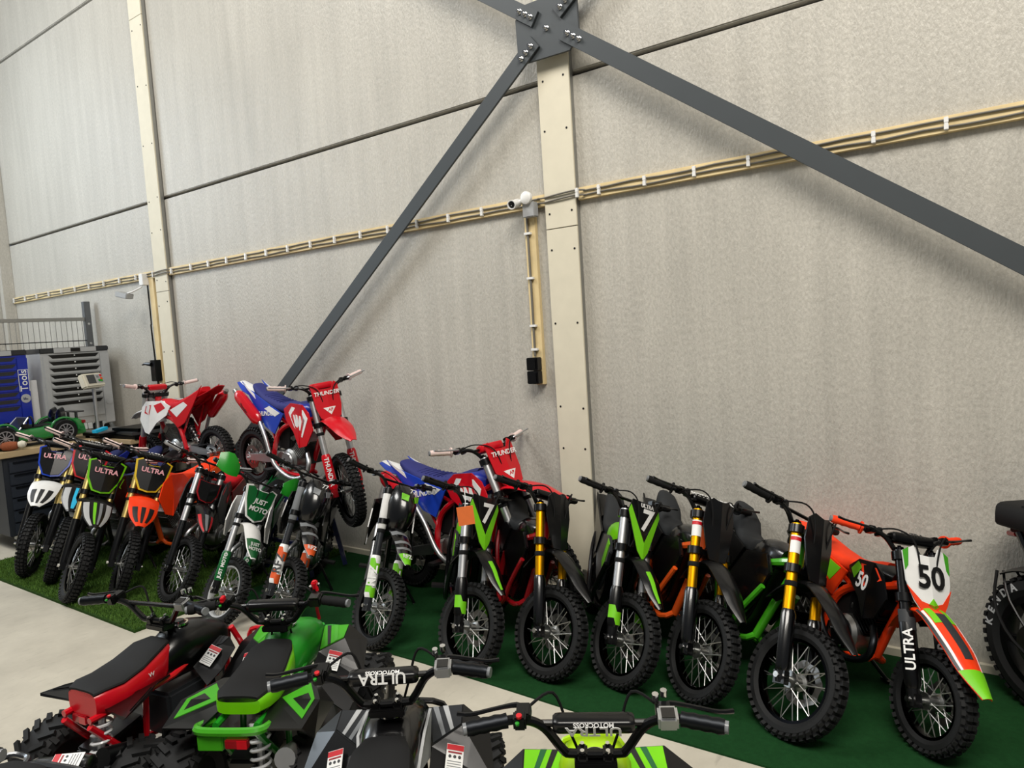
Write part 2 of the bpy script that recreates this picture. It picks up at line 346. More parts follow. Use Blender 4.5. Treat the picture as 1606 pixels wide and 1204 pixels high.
# ------------------------------------------------------------------ wheels
WC = {}
def arc_knobs(mb, Rr, w, kn=.013):
    n = int(2*math.pi*Rr/.033)
    for i in range(n):
        for row in range(4):
            a = 2*math.pi*(i+(.5 if row in (1, 2) else 0))/n
            yy = (-.43, -.16, .16, .43)[row]*w; side = row in (0, 3)
            rr = Rr-kn*.5-(w*.13 if side else 0)
            M = RY(-a) @ T(rr, yy, 0) @ (RZ(R(-38 if yy < 0 else 38)) if side else Matrix())
            d = (kn*1.3, w*(.2 if side else .25), .0185)
            v = [M @ Vector((x*d[0]/2, y*d[1]/2, z*d[2]/2)) for z in (-1, 1) for y in (-1, 1) for x in (-1, 1)]
            mb.raw(v, [(0, 2, 3, 1), (4, 5, 7, 6), (0, 1, 5, 4), (2, 6, 7, 3), (0, 4, 6, 2), (1, 3, 7, 5)])
def wheel(parent, name, M, Rr, w, rimcol='black', rimkind='anod', disc=-1, near=False, label=None, nsp=28, side=None):
    key = (round(Rr, 3), round(w, 3))
    if key not in WC:
        rr = Rr-w*.92; q = Rr-.010; h = w/2
        mb = MB(); prof = [(rr, -h*.62), (rr+.35*(q-rr), -h*.95), (rr+.7*(q-rr), -h*.93), (q-.006, -h*.62), (q, -h*.25), (q, h*.25), (q-.006, h*.62), (rr+.7*(q-rr), h*.93), (rr+.35*(q-rr), h*.95), (rr, h*.62)]
        mb.lathe(prof, n=44, closed=True); arc_knobs(mb, Rr, w)
        tyre = mb.mesh('tyre', RUBBER, ang=30)
        hub = MB().lathe([(0, -.052), (.012, -.052), (.012, -.036), (.034, -.036), (.034, -.028), (.020, -.022), (.020, .022), (.034, .028), (.034, .036), (.012, .036), (.012, .052), (0, .052)], n=18).mesh('hub', ALU)
        sps = []
        for sg, yy in ((1, .031), (-1, .031), (1, -.031), (-1, -.031)):
            da = sg*R(52); p0 = Vector((.033, yy, 0)); p1 = Vector((math.cos(da*.42)*(rr+.002), yy*.2, math.sin(da*.42)*(rr+.002)))
            sps.append(MB().tube([p0, p1], .0023, 5).mesh('spoke', SPOKE))
        allsp = MB()
        for k in range(nsp):
            a = 2*math.pi*k/nsp; src = sps[k % 4]; M2 = RY(-a)
            allsp.raw([M2 @ v.co for v in src.vertices], [tuple(p.vertices) for p in src.polygons])
        d = MB(); n = 48; rs = [[], [], [], []]
        for k in range(n):
            a = 2*math.pi*k/n; ro = Rr*.40+.004*math.cos(8*a); ri = Rr*.27
            for j, (r_, y_) in enumerate(((ri, -.0015), (ro, -.0015), (ro, .0015), (ri, .0015))): rs[j].append((r_*math.cos(a), y_, r_*math.sin(a)))
        d.rings(rs, closed=True)
        for k in range(5):
            a = 2*math.pi*k/5; d.box((math.cos(a)*Rr*.2, 0, math.sin(a)*Rr*.2), (Rr*.18, .003, .012), RY(-a).to_3x3())
        WC[key] = (tyre, hub, sps, allsp.mesh('spokes', SPOKE), d.mesh('brake_disc', DISC), rr)
    tyre, hub, sps, allsp, dm, rr = WC[key]
    o = inst(name, tyre, parent, M)
    if label: o['label'] = label
    h = w/2
    prof = [(rr+.004, -h*.66), (rr-.010, -h*.6), (rr-.014, -h*.3), (rr-.012, 0), (rr-.014, h*.3), (rr-.010, h*.6), (rr+.004, h*.66), (rr+.001, h*.3), (rr+.001, -h*.3)]
    k2 = ('rim', key, rimcol)
    if k2 not in WC: WC[k2] = MB().lathe(prof, n=44, closed=True).mesh('rim', P(rimcol, rimkind))
    inst('rim', WC[k2], o); inst('hub', hub, o)
    if near:
        for k in range(nsp): inst('spoke', sps[k % 4], o, RY(-2*math.pi*k/nsp))
    else: tag(inst('spokes', allsp, o), kind='stuff')
    if disc: inst('brake_disc', dm, o, T(0, .046*disc, 0))
    return o

# ------------------------------------------------------------------ handlebars
def handlebar(parent, M, hw, rise, bx, bz, grip=('black', 'rubber'), barcol='black', pad=None, padtext=None, padmat=None, lever=('softblack', 'plastic'), gl=.115, gflange=True, cables=True, r=.011, guard=None, padsize=(.2, .052), tsize=.034, cblk=.22, sw=True, padback=None, padsub=None, cfx=.10):
    pts = [(bx, -hw, rise+bz), (bx*.45, -.2, rise+.01), (-.008, -.155, rise), (0, -.115, rise*.72), (0, -.075, .012), (0, -.05, 0), (0, .05, 0), (0, .075, .012), (0, .115, rise*.72), (-.008, .155, rise), (bx*.45, .2, rise+.01), (bx, hw, rise+bz)]
    bar = MB().tube(pts, r, 9, 4).build('handlebar', P(barcol, 'plastic'), parent, M)
    zc = rise*.8; xc = .004
    MB().tube([(xc, -.122, zc), (xc, .122, zc)], r*.75, 8).build('crossbar', P(barcol, 'plastic'), bar)
    if pad:
        L, d = padsize
        rings = []
        for y, k in ((-L/2, .72), (-L/2+.006, .95), (-L/2+.016, 1), (L/2-.016, 1), (L/2-.006, .95), (L/2, .72)):
            rings.append([(xc+d/2*k*math.copysign(abs(math.cos(t))**.5, math.cos(t)), y, zc+d*.42*k*math.copysign(abs(math.sin(t))**.5, math.sin(t))) for t in [2*math.pi*j/16 for j in range(16)]])
        pd = MB().rings(rings).build('bar_pad', pad, bar)
        if padtext:
            n = Vector((.75, 0, .66)).normalized(); up = Vector((-.66, 0, .75))
            if padback is not None: n = Vector((-math.sin(R(padback)), 0, math.cos(R(padback)))); up = n.cross(Vector((0, 1, 0)))
            text(pd, padtext, tsize, padmat or P('white', 'print'), frame(Vector((xc, 0, zc))+n*d*(.50 if padback is None else .545), (0, 1, 0), up), sx=1.05, bold=.02)
            if padsub:
                n2 = Vector((-math.sin(R(padsub[1])), 0, math.cos(R(padsub[1])))); text(pd, padsub[0], .014, P('white', 'print'), frame(Vector((xc, 0, zc))+n2*d*.545, (0, 1, 0), n2.cross(Vector((0, 1, 0)))), sx=1.1, bold=.02)
    for sg in (-1, 1):
        e = Vector((bx, sg*hw, rise+bz)); i_ = Vector((bx*.45, sg*.2, rise+.01)); dirv = (i_-e).normalized(); g1 = e+dirv*gl
        rr = [.0165, .0185, .0165, .0185, .0165, .0185, .0165, .0175]; gp = [e-dirv*.004+dirv*(gl)*k/7 for k in range(8)]
        g = MB().tube(gp, rr, 12).build('grip', P(*grip), bar)
        if gflange: MB().tube([g1, g1+dirv*.007], .028, 14).build('grip_flange', P(grip[0], grip[1]), g)
        MB().tube([e-dirv*.012, e-dirv*.002], .014, 12).build('bar_end', P('grey', 'plastic'), g)
        # perch + lever
        pc = g1+dirv*.035
        pch = MB().box(pc+Vector((.012, 0, .0)), (.042, .034, .030)).build('lever_perch', P('softblack', 'plastic'), bar, bevel=.004)
        fw = Vector((.05, 0, -.006)); ld = -dirv
        MB().tube([pc+Vector((.025, 0, 0)), pc+fw+ld*.02, pc+fw*1.05+ld*.07, pc+fw*1.0+ld*.13, pc+fw*1.25+ld*.165], [.006, .0065, .005, .005, .006], 6, 3).build('brake_lever' if sg < 0 else 'clutch_lever', P(*lever), pch)
        if sw: MB().box(pc+dirv*.045+Vector((-.004, 0, .006)), (.034, .022, .036)).build('switch_block', P('black', 'plastic'), bar, bevel=.003)
        if cables:
            a = pc+Vector((.03, 0, 0))-ld*.01
            MB().tube([a, a+dirv*.06+Vector((cfx*.5, 0, .01)), Vector((cfx, sg*.06, rise*.35)), Vector((cfx*.75, sg*.035, -cblk*.5)), Vector((.02, sg*.05, -cblk))], .0038, 6, 5).build('cable', P('black', 'rubber'), bar)
        if guard:
            gm = P(guard, 'plastic')
            a0 = e+Vector((.06, sg*.005, .0)); a1 = i_+Vector((.05, 0, -.005)); mid = (a0+a1)/2+Vector((.03, 0, .008))
            rs = []
            for q, hgt in ((a0, .05), ((a0+mid)/2+Vector((.008, 0, 0)), .075), (mid, .08), ((a1+mid)/2+Vector((.006, 0, 0)), .065), (a1, .04)):
                rs.append([q+Vector((0, 0, hgt)), q+Vector((.010, 0, 0)), q+Vector((0, 0, -hgt)), q+Vector((-.006, 0, -hgt)), q+Vector((.004, 0, 0)), q+Vector((-.006, 0, hgt))])
            MB().rings(rs).build('hand_guard', gm, bar)
    for sg in (-1, 1):
        MB().box((0, sg*.03, -.002), (.034, .024, .034)).build('bar_clamp', P('softblack', 'plastic'), bar, bevel=.004)
        c = MB()
        for xx in (-.011, .011): c.lathe([(0, 0), (.0055, 0), (.0055, .007), (0, .007)], c=(xx, sg*.03, .014), axis='z', n=6)
        c.build('clamp_bolt', CHROME, bar)
    return bar

# ------------------------------------------------------------------ dirt bikes
ST = dict(
 E=dict(Rf=.222, Rr=.205, wb=.93, rake=25, off=.03, zb=.70, hw=.31, bx=-.07, bz=.03, kx=.864, kz=.84, ky=.9, fw=.085, tw=.066),
 K=dict(Rf=.20, Rr=.185, wb=.9, rake=25, off=.03, zb=.66, hw=.32, bx=-.07, bz=.04, kx=.82, kz=.775, ky=.9, fw=.08, tw=.066),
 P=dict(Rf=.245, Rr=.225, wb=1.10, rake=26, off=.03, zb=.83, hw=.36, bx=-.08, bz=.05, kx=1.0, kz=1.0, ky=1.0, fw=.09, tw=.070),
 T=dict(Rf=.27, Rr=.235, wb=1.12, rake=26, off=.03, zb=.80, hw=.35, bx=-.08, bz=.05, kx=1.02, kz=1.0, ky=1.05, fw=.095, tw=.072))
PLATES = dict(
 plain=[(0, .125), (.045, .14), (.075, .115), (.088, .02), (.066, -.09), (.045, -.15), (0, -.155)],
 vee=[(0, .12), (.085, .13), (.105, .07), (.035, -.12), (0, -.165)],
 fifty=[(0, .085), (.04, .09), (.06, .125), (.11, .10), (.105, -.02), (.078, -.10), (.055, -.135), (0, -.135)],
 ultra=[(0, .045), (.045, .05), (.07, .085), (.105, .07), (.09, -.04), (.05, -.115), (0, -.125)],
 thunder=[(0, .09), (.05, .095), (.085, .15), (.115, .13), (.108, -.05), (.085, -.14), (.05, -.165), (0, -.165)],
 just=[(0, .075), (.05, .08), (.075, .10), (.115, .09), (.10, .0), (.06, -.11), (0, -.135)],
 small=[(0, .05), (.05, .055), (.08, .06), (.075, -.03), (.045, -.08), (0, -.09)])
def plate_mesh(mb, half, x, zc, ridge, th=.006, k=1.0, tilt=0.0):
    full = [(y, z) for y, z in half]+[(-y, z) for y, z in half[::-1] if y > 1e-6]
    W = max(y for y, _ in half)
    def X(y, z): return x+ridge*(1-abs(y)/W)+tilt*z
    # two halves sharing the ridge
    for sg in (1, -1):
        h = [(sg*y*k, z*k) for y, z in half]; n = len(h)
        v = [(X(y, z), y, zc+z) for y, z in h]+[(X(y, z)-th, y, zc+z) for y, z in h]
        f = [tuple(range(n)), tuple(range(2*n-1, n-1, -1))]+[(i, n+i, n+i+1, i+1) for i in range(n-1)]
        mb.raw(v, f)
    return X
def coil(mb, p0, p1, r, turns, wr, n=10):
    p0 = Vector(p0); p1 = Vector(p1); d = (p1-p0); t = d.normalized(); u = t.orthogonal().normalized(); v = t.cross(u); pts = []
    N = int(turns*n)
    for i in range(N+1):
        a = 2*math.pi*i/n; pts.append(p0+d*(i/N)+r*(math.cos(a)*u+math.sin(a)*v))
    mb.tube(pts, wr, 6)
    return mb
def dirt_bike(c):
    st = ST[c['sty']]; kx, kz, ky = st['kx'], st['kz'], st['ky']
    x, y, z, hdg, lean, pitch, steer, s = c['pose']
    if z < .1: z += .008 if x > -4.1 else .016
    root = thing(c.get('name', 'dirt_bike'), c['label'], 'motorbike', T(x, y, z) @ RZ(R(hdg)) @ RY(R(pitch)) @ RX(R(-lean)) @ Matrix.Scale(s, 4), c.get('group'))
    rk = R(st['rake']); off = st['off']
    BS = Matrix(((math.cos(rk), 0, -math.sin(rk), 0), (0, 1, 0, 0), (math.sin(rk), 0, math.cos(rk), st['Rf']), (0, 0, 0, 1)))
    MS = BS @ T(-off, 0, 0) @ RZ(R(steer)) @ T(off, 0, 0)
    zb = st['zb']; zu = zb-.10; zl = zu-(.17 if c['sty'] in 'EK' else .20); fw = st['fw']
    near = c.get('near', False)
    wheel(root, 'front_wheel', MS, st['Rf'], st['tw'], *c.get('rim', ('black', 'anod')), disc=1, near=near)
    MB().tube([(0, -fw-.03, 0), (0, fw+.03, 0)], .008, 8).build('front_axle', CHROME, root, MS)
    zm = c.get('zm', .42)*zu
    ur = .0235 if c['sty'] in 'PT' else .0225
    az = c.get('az', -35)
    for sg in (-1, 1):
        t = MB().tube([(0, sg*fw, zm-.02), (0, sg*fw, zu+.025)], ur, 14).build('fork_tube', P(*c['fork']), root, MS)
        MB().lathe([(0, zu+.025), (.019, zu+.025), (.017, zu+.036), (.008, zu+.038), (.008, zu+.044), (0, zu+.044)], c=(0, sg*fw, 0), axis='z', n=12).build('fork_cap', P('black', 'anod'), t)
        MB().lathe([(ur+.002, zl-.075), (ur+.003, zl-.073), (ur+.003, zl-.055), (ur+.002, zl-.053)], c=(0, sg*fw, 0), axis='z', n=14).build('fork_band', P('black', 'rubber'), t)
        if c.get('sleeve'):
            MB().lathe([(ur+.001, zl-.05), (ur+.005, zl-.045), (ur+.006, zu-.02), (ur+.001, zu-.015)], c=(0, sg*fw, 0), axis='z', n=14).build('fork_sleeve', P(c['sleeve'], 'plastic'), t)
        if c.get('sticker') and sg < 0:
            az_ = [R(q) for q in range(-100, 41, 14)]; z0_, z1_ = zu-.105, zu-.03
            rs = [[((ur+.0012)*math.cos(a), sg*fw+(ur+.0012)*math.sin(a), zz) for a in az_]+[(ur*.99*math.cos(a), sg*fw+ur*.99*math.sin(a), zz) for a in az_[::-1]] for zz in (z0_, z1_)]
            stk = MB().rings(rs).build('sticker', P('white', 'print'), t)
            rs = [[((ur+.0018)*math.cos(a), sg*fw+(ur+.0018)*math.sin(a), zz) for a in az_]+[(ur*.99*math.cos(a), sg*fw+ur*.99*math.sin(a), zz) for a in az_[::-1]] for zz in (z1_-.022, z1_-.006)]
            MB().rings(rs).build('red_band', P('red', 'print'), stk)
        lo = MB()
        lo.tube([(0, sg*fw, -.025), (0, sg*fw, .03), (0, sg*fw, zm*.6), (0, sg*fw, zm)], [.020, .026, ur*1.16, ur*1.16], 14)
        lo.box((0, sg*fw, -.005), (.052, .030, .05))
        l = lo.build('fork_lower', P(*c.get('lower', ('softblack', 'plastic'))), t)
        MB().lathe([(0, -.012), (.012, -.012), (.012, .006), (.006, .008), (0, .008)], c=(0, sg*(fw+.022), 0), axis='y', n=8).build('axle_nut', CHROME, l)
        if c.get('guard'):
            g = MB(); z0, z1 = c.get('gz', (.03, zm*1.02)); ro = .034; rs = []
            for zz, k in ((z0, .8), (z0+.02, 1), (z0+(z1-z0)*.5, 1.0), (z1-.02, .98), (z1, .8)):
                a0, a1 = R(-100), R(100); ring = []
                for j in range(9): a = a0+(a1-a0)*j/8; ring.append((ro*k*math.cos(a), sg*fw+ro*k*math.sin(a), zz))
                for j in range(8, -1, -1): a = a0+(a1-a0)*j/8; ring.append((ro*.88*k*math.cos(a), sg*fw+ro*.88*k*math.sin(a), zz))
                rs.append(ring)
            gd = g.rings(rs).build('fork_guard', P(*c['guard']), l)
            if c.get('gtext'):
                tx, tc, ts, dirn = c['gtext']; a = R(az); n = Vector((math.cos(a), math.sin(a), 0)); cen = Vector((0, sg*fw, (z0+z1)/2))+n*(ro+.001)
                rt = Vector((-math.sin(a), math.cos(a), 0))
                fr = frame(cen, (0, 0, 1), -rt) if dirn > 0 else frame(cen, (0, 0, -1), rt)
                text(gd, tx, ts, P(tc, 'print'), fr, bold=.02)
            if c.get('gstripe'):
                for (zz0, zz1, col) in c['gstripe']:
                    rs = []; 
                    for zz in (zz0, zz1):
                        ring = [(1.015*ro*math.cos(R(q)), sg*fw+1.015*ro*math.sin(R(q)), zz+(.03 if q < -20 else 0)) for q in range(-95, 96, 19)]
                        ring += [(.95*ro*math.cos(R(q)), sg*fw+.95*ro*math.sin(R(q)), zz+(.03 if q < -20 else 0)) for q in range(95, -96, -19)]
                        rs.append(ring)
                    MB().rings(rs).build('decal', P(col, 'print'), gd)
    for zz, nm in ((zu, 'upper_clamp'), (zl, 'lower_clamp')):
        m = MB().box((-.012, 0, zz), (.06, fw*2-.02, .026))
        for sg in (-1, 1): m.lathe([(.022, zz-.017), (.034, zz-.017), (.034, zz+.017), (.022, zz+.017)], c=(0, sg*fw, 0), axis='z', n=14, closed=True)
        m.build('triple_clamp', P(*c.get('clamp', ('black', 'plastic'))), root, MS)
    rise = .085
    handlebar(root, MS @ T(-off, 0, zb-rise), st['hw'], rise, st['bx'], st['bz'], grip=c.get('grip', ('black', 'rubber')), pad=c.get('pad'), padtext=c.get('padtext'), padmat=c.get('padmat', P('white', 'print')), guard=c.get('handguard'), lever=c.get('lever', ('softblack', 'plastic')), padsize=c.get('padsize', (.2, .05)))
    MB().box((-off, 0, zb-rise-.02), (.04, .08, .04)).build('bar_riser', P('softblack'), root, MS)
    # number plate
    zc = (zu+zl)/2+c.get('pz', .03)
    if c['plate'] == 'shell':
        rs = []
        for zz, hw_, dp in ((-.17, .03, .05), (-.14, .06, .09), (-.07, .085, .13), (.02, .095, .135), (.10, .085, .10), (.15, .055, .05)):
            rs.append([(.03+dp*max(math.cos(q), -.1), hw_*math.sin(q)*1.0, zc+zz) for q in [2*math.pi*j/14 for j in range(14)]])
        pl = MB().rings(rs).build('headlamp_mask', P('black', 'paint'), root, MS)
        cc = c['accent']
        for sg in (-1, 1):
            MB().raw([(.155, sg*.022, zc+.075), (.135, sg*.066, zc+.085), (.138, sg*.064, zc+.045), (.160, sg*.03, zc+.035), (.145, sg*.022, zc+.075), (.125, sg*.066, zc+.085), (.128, sg*.064, zc+.045), (.15, sg*.03, zc+.035)], [(0, 1, 2, 3), (7, 6, 5, 4), (0, 4, 5, 1), (1, 5, 6, 2), (2, 6, 7, 3), (3, 7, 4, 0)]).build('decal', P(cc, 'print'), pl)
        text(pl, '77', .05, P('white', 'print'), frame((.148, .0, zc+.105), (0, 1, 0), (-.5, 0, 1)), bold=.01, shear=.3)
    else:
        half = PLATES[c['plate']]; ks = c.get('pk', 1.0); half = [(a*ks, b*ks) for a, b in half]
        px = .05
        if c.get('plate_edge'):
            e = MB(); plate_mesh(e, [(a*1.13, b*1.09) for a, b in half], px-.006, zc, .016); ed = e.build('plate_backing', P(c['plate_edge'], 'plastic'), root, MS)
        pm = MB(); X = plate_mesh(pm, half, px, zc, .018)
        pl = pm.build('number_plate', P(*c.get('platecol', ('softblack', 'plastic'))), root, MS)
        for (tx, tc, ts, zo, kw) in c.get('ptext', []):
            text(pl, tx, ts, P(tc, 'print'), frame((px+.0195, 0, zc+zo*ks), (0, 1, 0), (0, 0, 1)), **kw)
        for (poly, col) in c.get('pdecal', []):
            for sg in (1, -1):
                n = len(poly); v = [(X(yy*ks, zz*ks)+.0022, sg*yy*ks, zc+zz*ks) for yy, zz in poly]+[(X(yy*ks, zz*ks)-.001, sg*yy*ks, zc+zz*ks) for yy, zz in poly]
                MB().raw(v, [tuple(range(n)), tuple(range(2*n-1, n-1, -1))]+[(i, n+i, n+(i+1) % n, (i+1) % n) for i in range(n)]).build('decal', P(col, 'print'), pl)
    # front fender
    zf = zl-.035+c.get('foff', 0); da = rk+R(c.get('fdrop', 8)); L = c.get('flen', .34)
    d1 = (math.cos(da), -math.sin(da)); d2 = (math.cos(da+R(c.get('fcurl', 16))), -math.sin(da+R(c.get('fcurl', 16))))
    fwid = c.get('fwid', .072)
    p1 = (.06+d1[0]*L*.45, zf+d1[1]*L*.45); p2 = (p1[0]+d2[0]*L*.55, p1[1]+d2[1]*L*.55)
    path = [(-.17, zf-.06, fwid*.55, .012), (-.07, zf-.005, fwid*.9, .02), (.06, zf, fwid, .022), (p1[0], p1[1], fwid*.95, .026), ((p1[0]+p2[0])/2, (p1[1]+p2[1])/2, fwid*.75, .022), (p2[0], p2[1], fwid*.28, .010)]
    ff = MB().strip(path).build('front_fender', P(*c['fender']), root, MS)
    for (t0, t1, w0, w1, col) in c.get('fdecal', []):
        PP = cr([Vector((a[0], a[1], 0)) for a in path], 8); WW = cr([Vector((a[2], a[3], 0)) for a in path], 8); N_ = len(PP)-1
        rs = []
        for k in range(7):
            q = t0+(t1-t0)*k/6; i = q*N_; i0 = min(int(i), N_-1); fr_ = i-i0
            p = PP[i0].lerp(PP[i0+1], fr_); ww = WW[i0].lerp(WW[i0+1], fr_); tn = (PP[i0+1]-PP[i0]).normalized(); nx, nz = -tn.y, tn.x
            qs = [w0+(w1-w0)*j/4 for j in range(5)]
            top = [Vector((p.x+nx*(.0018-ww.y*abs(b)**2.2), ww.x*b, p.y+nz*(.0018-ww.y*abs(b)**2.2))) for b in qs]; bot = [a-Vector((nx, 0, nz))*.003 for a in top]
            rs.append(top+bot[::-1])
        MB().rings(rs).build('decal', P(col, 'print'), ff)
    if c.get('ftext'):
        tx, tc, ts, q = c['ftext']; PP = cr([Vector((a[0], a[1], 0)) for a in path], 8); i = int(q*(len(PP)-1)); tn = (PP[i+1]-PP[i]).normalized()
        text(ff, tx, ts, P(tc, 'print'), frame((PP[i].x-tn.y*.002, 0, PP[i].y+tn.x*.002), (0, 1, 0), (-tn.x, 0, -tn.y)), bold=.02)
    # --- body
    def b(px, pz): return (px*kx, pz*kz)
    def b3(px, py, pz): return (px*kx, py*ky, pz*kz)
    wb, Rr = st['wb'], st['Rr']
    fr = P(*c['frame'])
    f = MB()
    f.tube([b3(-.265, 0, .66), b3(-.345, 0, .87)], .030, 12)
    f.tube([b3(-.285, 0, .72), b3(-.36, 0, .50), b3(-.42, 0, .30)], .020, 10)
    for sg in (-1, 1):
        f.tube([b3(-.42, 0, .31), b3(-.45, .06*sg, .26), b3(-.70, .075*sg, .25), b3(-.80, .075*sg, .33)], .014, 8, 3)
        f.tube([b3(-.31, 0, .76), b3(-.40, .055*sg, .71), b3(-.62, .07*sg, .62), b3(-.74, .075*sg, .50), b3(-.78, .075*sg, .28)], .019, 8, 3)
        f.tube([b3(-.64, .06*sg, .62), b3(-.85, .06*sg, .68), b3(-1.08, .05*sg, .74)], .012, 8, 3)
        f.tube([b3(-.76, .07*sg, .45), b3(-.95, .055*sg, .69)], .010, 8)
    f.build('frame', fr, root)
    # swingarm, rear wheel
    sa = MB()
    for sg in (-1, 1):
        rs = []
        a0 = Vector((-.74*kx, .06*sg, .32*kz)); a1 = Vector((-wb-.02, .075*sg, Rr))
        for q, hh in ((0, .030), (.3, .034), (.8, .026), (1, .022)):
            p = a0.lerp(a1, q); rs.append([p+Vector((0, .013*i, hh*j)) for i, j in ((-1, -1), (1, -1), (1, 1), (-1, 1))])
        sa.rings(rs); sa.lathe([(0, -.01), (.03, -.01), (.03, .01), (0, .01)], c=(-wb, .078*sg, Rr), n=14)
    sa.box(((-.80)*kx, 0, .32*kz), (.05, .13, .05)); sa.tube([(-wb, -.1, Rr), (-wb, .1, Rr)], .008, 8)
    sa.build('swingarm', P(*c.get('swing', ('black', 'plastic'))), root, ang=50)
    rw = wheel(root, 'rear_wheel', T(-wb, 0, Rr), Rr, st['tw']*1.12, *c.get('rim', ('black', 'anod')), disc=-1, near=c.get('nearrear', False))
    sp = MB(); n = 36; ring = lambda r0, r1, yy: [((r0 if k % 2 else r1)*math.cos(2*math.pi*k/n), yy, (r0 if k % 2 else r1)*math.sin(2*math.pi*k/n)) for k in range(n)]
    sp.rings([ring(.045, .045, .048), ring(.075, .083, .048), ring(.075, .083, .053), ring(.045, .045, .053)], closed=True).build('sprocket', ALU, rw)
    ch = MB(); c0 = Vector((-.68*kx, .055, .31*kz)); c1 = Vector((-wb, .05, Rr))
    for dz0, dz1 in ((.03, .08), (-.03, -.08)):
        p, q = c0+Vector((0, 0, dz0)), c1+Vector((0, 0, dz1)); ch.raw([p+Vector((0, i*.005, j*.006)) for i, j in ((-1, -1), (1, -1), (1, 1), (-1, 1))]+[q+Vector((0, i*.005, j*.006)) for i, j in ((-1, -1), (1, -1), (1, 1), (-1, 1))], [(0, 1, 2, 3), (4, 7, 6, 5), (0, 4, 5, 1), (1, 5, 6, 2), (2, 6, 7, 3), (3, 7, 4, 0)])
    ch.build('chain', IRON, root)
    sh = MB().tube([b3(-.72, 0, .60), b3(-.80, 0, .46)], .016, 10).tube([b3(-.80, 0, .47), b3(-.86, 0, .35)], .010, 8).build('rear_shock', P('silver', 'metal'), root)
    coil(MB(), b3(-.735, 0, .57), b3(-.845, 0, .375), .032, 6, .0055).build('shock_spring', P(c.get('spring', 'charcoal'), 'paint'), sh)
    # power unit
    if c['sty'] == 'E':
        bp = [b(-.37, .69), b(-.50, .70), b(-.66, .64), b(-.80, .44), b(-.80, .32), b(-.70, .27), b(-.50, .27), b(-.43, .40)]
        MB().prism(bp, lambda x_, z_: .055, .11).build('battery_box', P('black', 'plastic'), root, bevel=.008)
        for sg in (-1, 1):
            pp = [b(-.33, .66), b(-.42, .74), b(-.66, .69), b(-.76, .55), b(-.62, .42), b(-.47, .36), b(-.40, .47)]
            sd = MB().prism(pp, lambda x_, z_: sg*(.085-(.04 if z_ < .40*kz/.84 else 0)*0), sg*.02).build('side_panel', P(*c.get('panel', ('black', 'paint'))), root, bevel=.005)
            for poly, col in c.get('paneldecal', []):
                MB().prism([b(*q) for q in poly], lambda x_, z_: sg*.0875, sg*.004).build('decal', P(col, 'print'), sd)
            for tx, tc, ts, tp in c.get('paneltext', []):
                text(sd, tx, ts, P(tc, 'print'), frame((tp[0]*kx, sg*.0905, tp[1]*kz), (-sg, 0, .3), (0, 0, 1)), shear=.2)
            # coloured side tube
            MB().tube([b3(-.35, .095*sg, .58), b3(-.45, .11*sg, .40), b3(-.52, .112*sg, .25), b3(-.62, .112*sg, .25), b3(-.84, .105*sg, .50), b3(-.90, .09*sg, .62)], .013, 8, 4).build('side_tube', fr, root)
        mo = MB().lathe([(0, -.07), (.062, -.07), (.07, -.06), (.07, .06), (.062, .07), (0, .07)], c=(-.82*kx, 0, .30*kz), n=24).build('hub_motor', P('charcoal', 'metal'), root)
    else:
        e = MB(); cx_, cz_ = -.59*kx, .345*kz
        e.lathe([(0, -.085), (.07, -.085), (.088, -.07), (.092, -.03), (.092, .03), (.088, .07), (.07, .085), (0, .085)], c=(cx_, 0, cz_), n=22)
        e.lathe([(0, -.07), (.05, -.07), (.062, -.05), (.062, .05), (.05, .07), (0, .07)], c=(cx_-.10*kx, 0, cz_-.01), n=18)
        eng = e.build('crankcase', ALU, root)
        for sg in (-1, 1):
            MB().lathe([(0, .0), (.058, 0), (.066, -.010), (.066, -.02), (0, -.02)] if sg > 0 else [(0, 0), (.058, 0), (.066, .01), (.066, .02), (0, .02)], c=(cx_, sg*.104, cz_), n=20).build('engine_cover', P(c.get('cover', 'lgrey'), 'metal'), eng)
            bt = MB()
            for k in range(6): bt.lathe([(0, -.004), (.005, -.004), (.005, .004), (0, .004)], c=(cx_+.058*math.cos(k*1.047), sg*.1055, cz_+.058*math.sin(k*1.047)), n=6)
            tag(bt.build('cover_bolts', CHROME, eng), kind='stuff')
        # finned cylinder leaning forward
        dirc = Vector((.55, 0, .83)).normalized(); o0 = Vector((cx_+.05, 0, cz_+.05)); cy = MB(); u = Vector((dirc.z, 0, -dirc.x))
        for k in range(8):
            cc = o0+dirc*(.02+.017*k); Mf = Matrix(((dirc.x, 0, u.x), (0, 1, 0), (dirc.z, 0, u.z)))
            cy.box(cc, (.006, .12, .115), Mf)
        cy.tube([o0, o0+dirc*.19], .045, 14); cy.box(o0+dirc*.175, (.045, .10, .09), Matrix(((dirc.x, 0, u.x), (0, 1, 0), (dirc.z, 0, u.z))))
        cy.build('cylinder', P('charcoal', 'metal') if c['sty'] == 'K' else ALU, eng, ang=30)
        MB().lathe([(.0, -.03), (.022, -.03), (.026, 0), (.022, .03), (0, .03)], c=(cx_-.06, -.02, cz_+.16*kz), axis='x', n=12).build('carburettor', ALU, eng)
        MB().box(b3(-.70, 0, .50), (.16*kx, .10, .20*kz)).build('airbox', P('softblack', 'matte'), root, bevel=.012)
        ex = [b3(-.42, -.05, .46), b3(-.34, -.09, .40), b3(-.36, -.10, .30), b3(-.50, -.12, .24), b3(-.70, -.125, .30), b3(-.82, -.125, .48), b3(-.92, -.12, .60)]
        exh = MB().tube(ex, .016, 10, 4).build('exhaust_pipe', P(c.get('pipe', 'silver'), 'metal'), root)
        m0, m1 = Vector(b3(-.90, -.125, .58)), Vector(b3(-1.20, -.125, .75)); rs = []
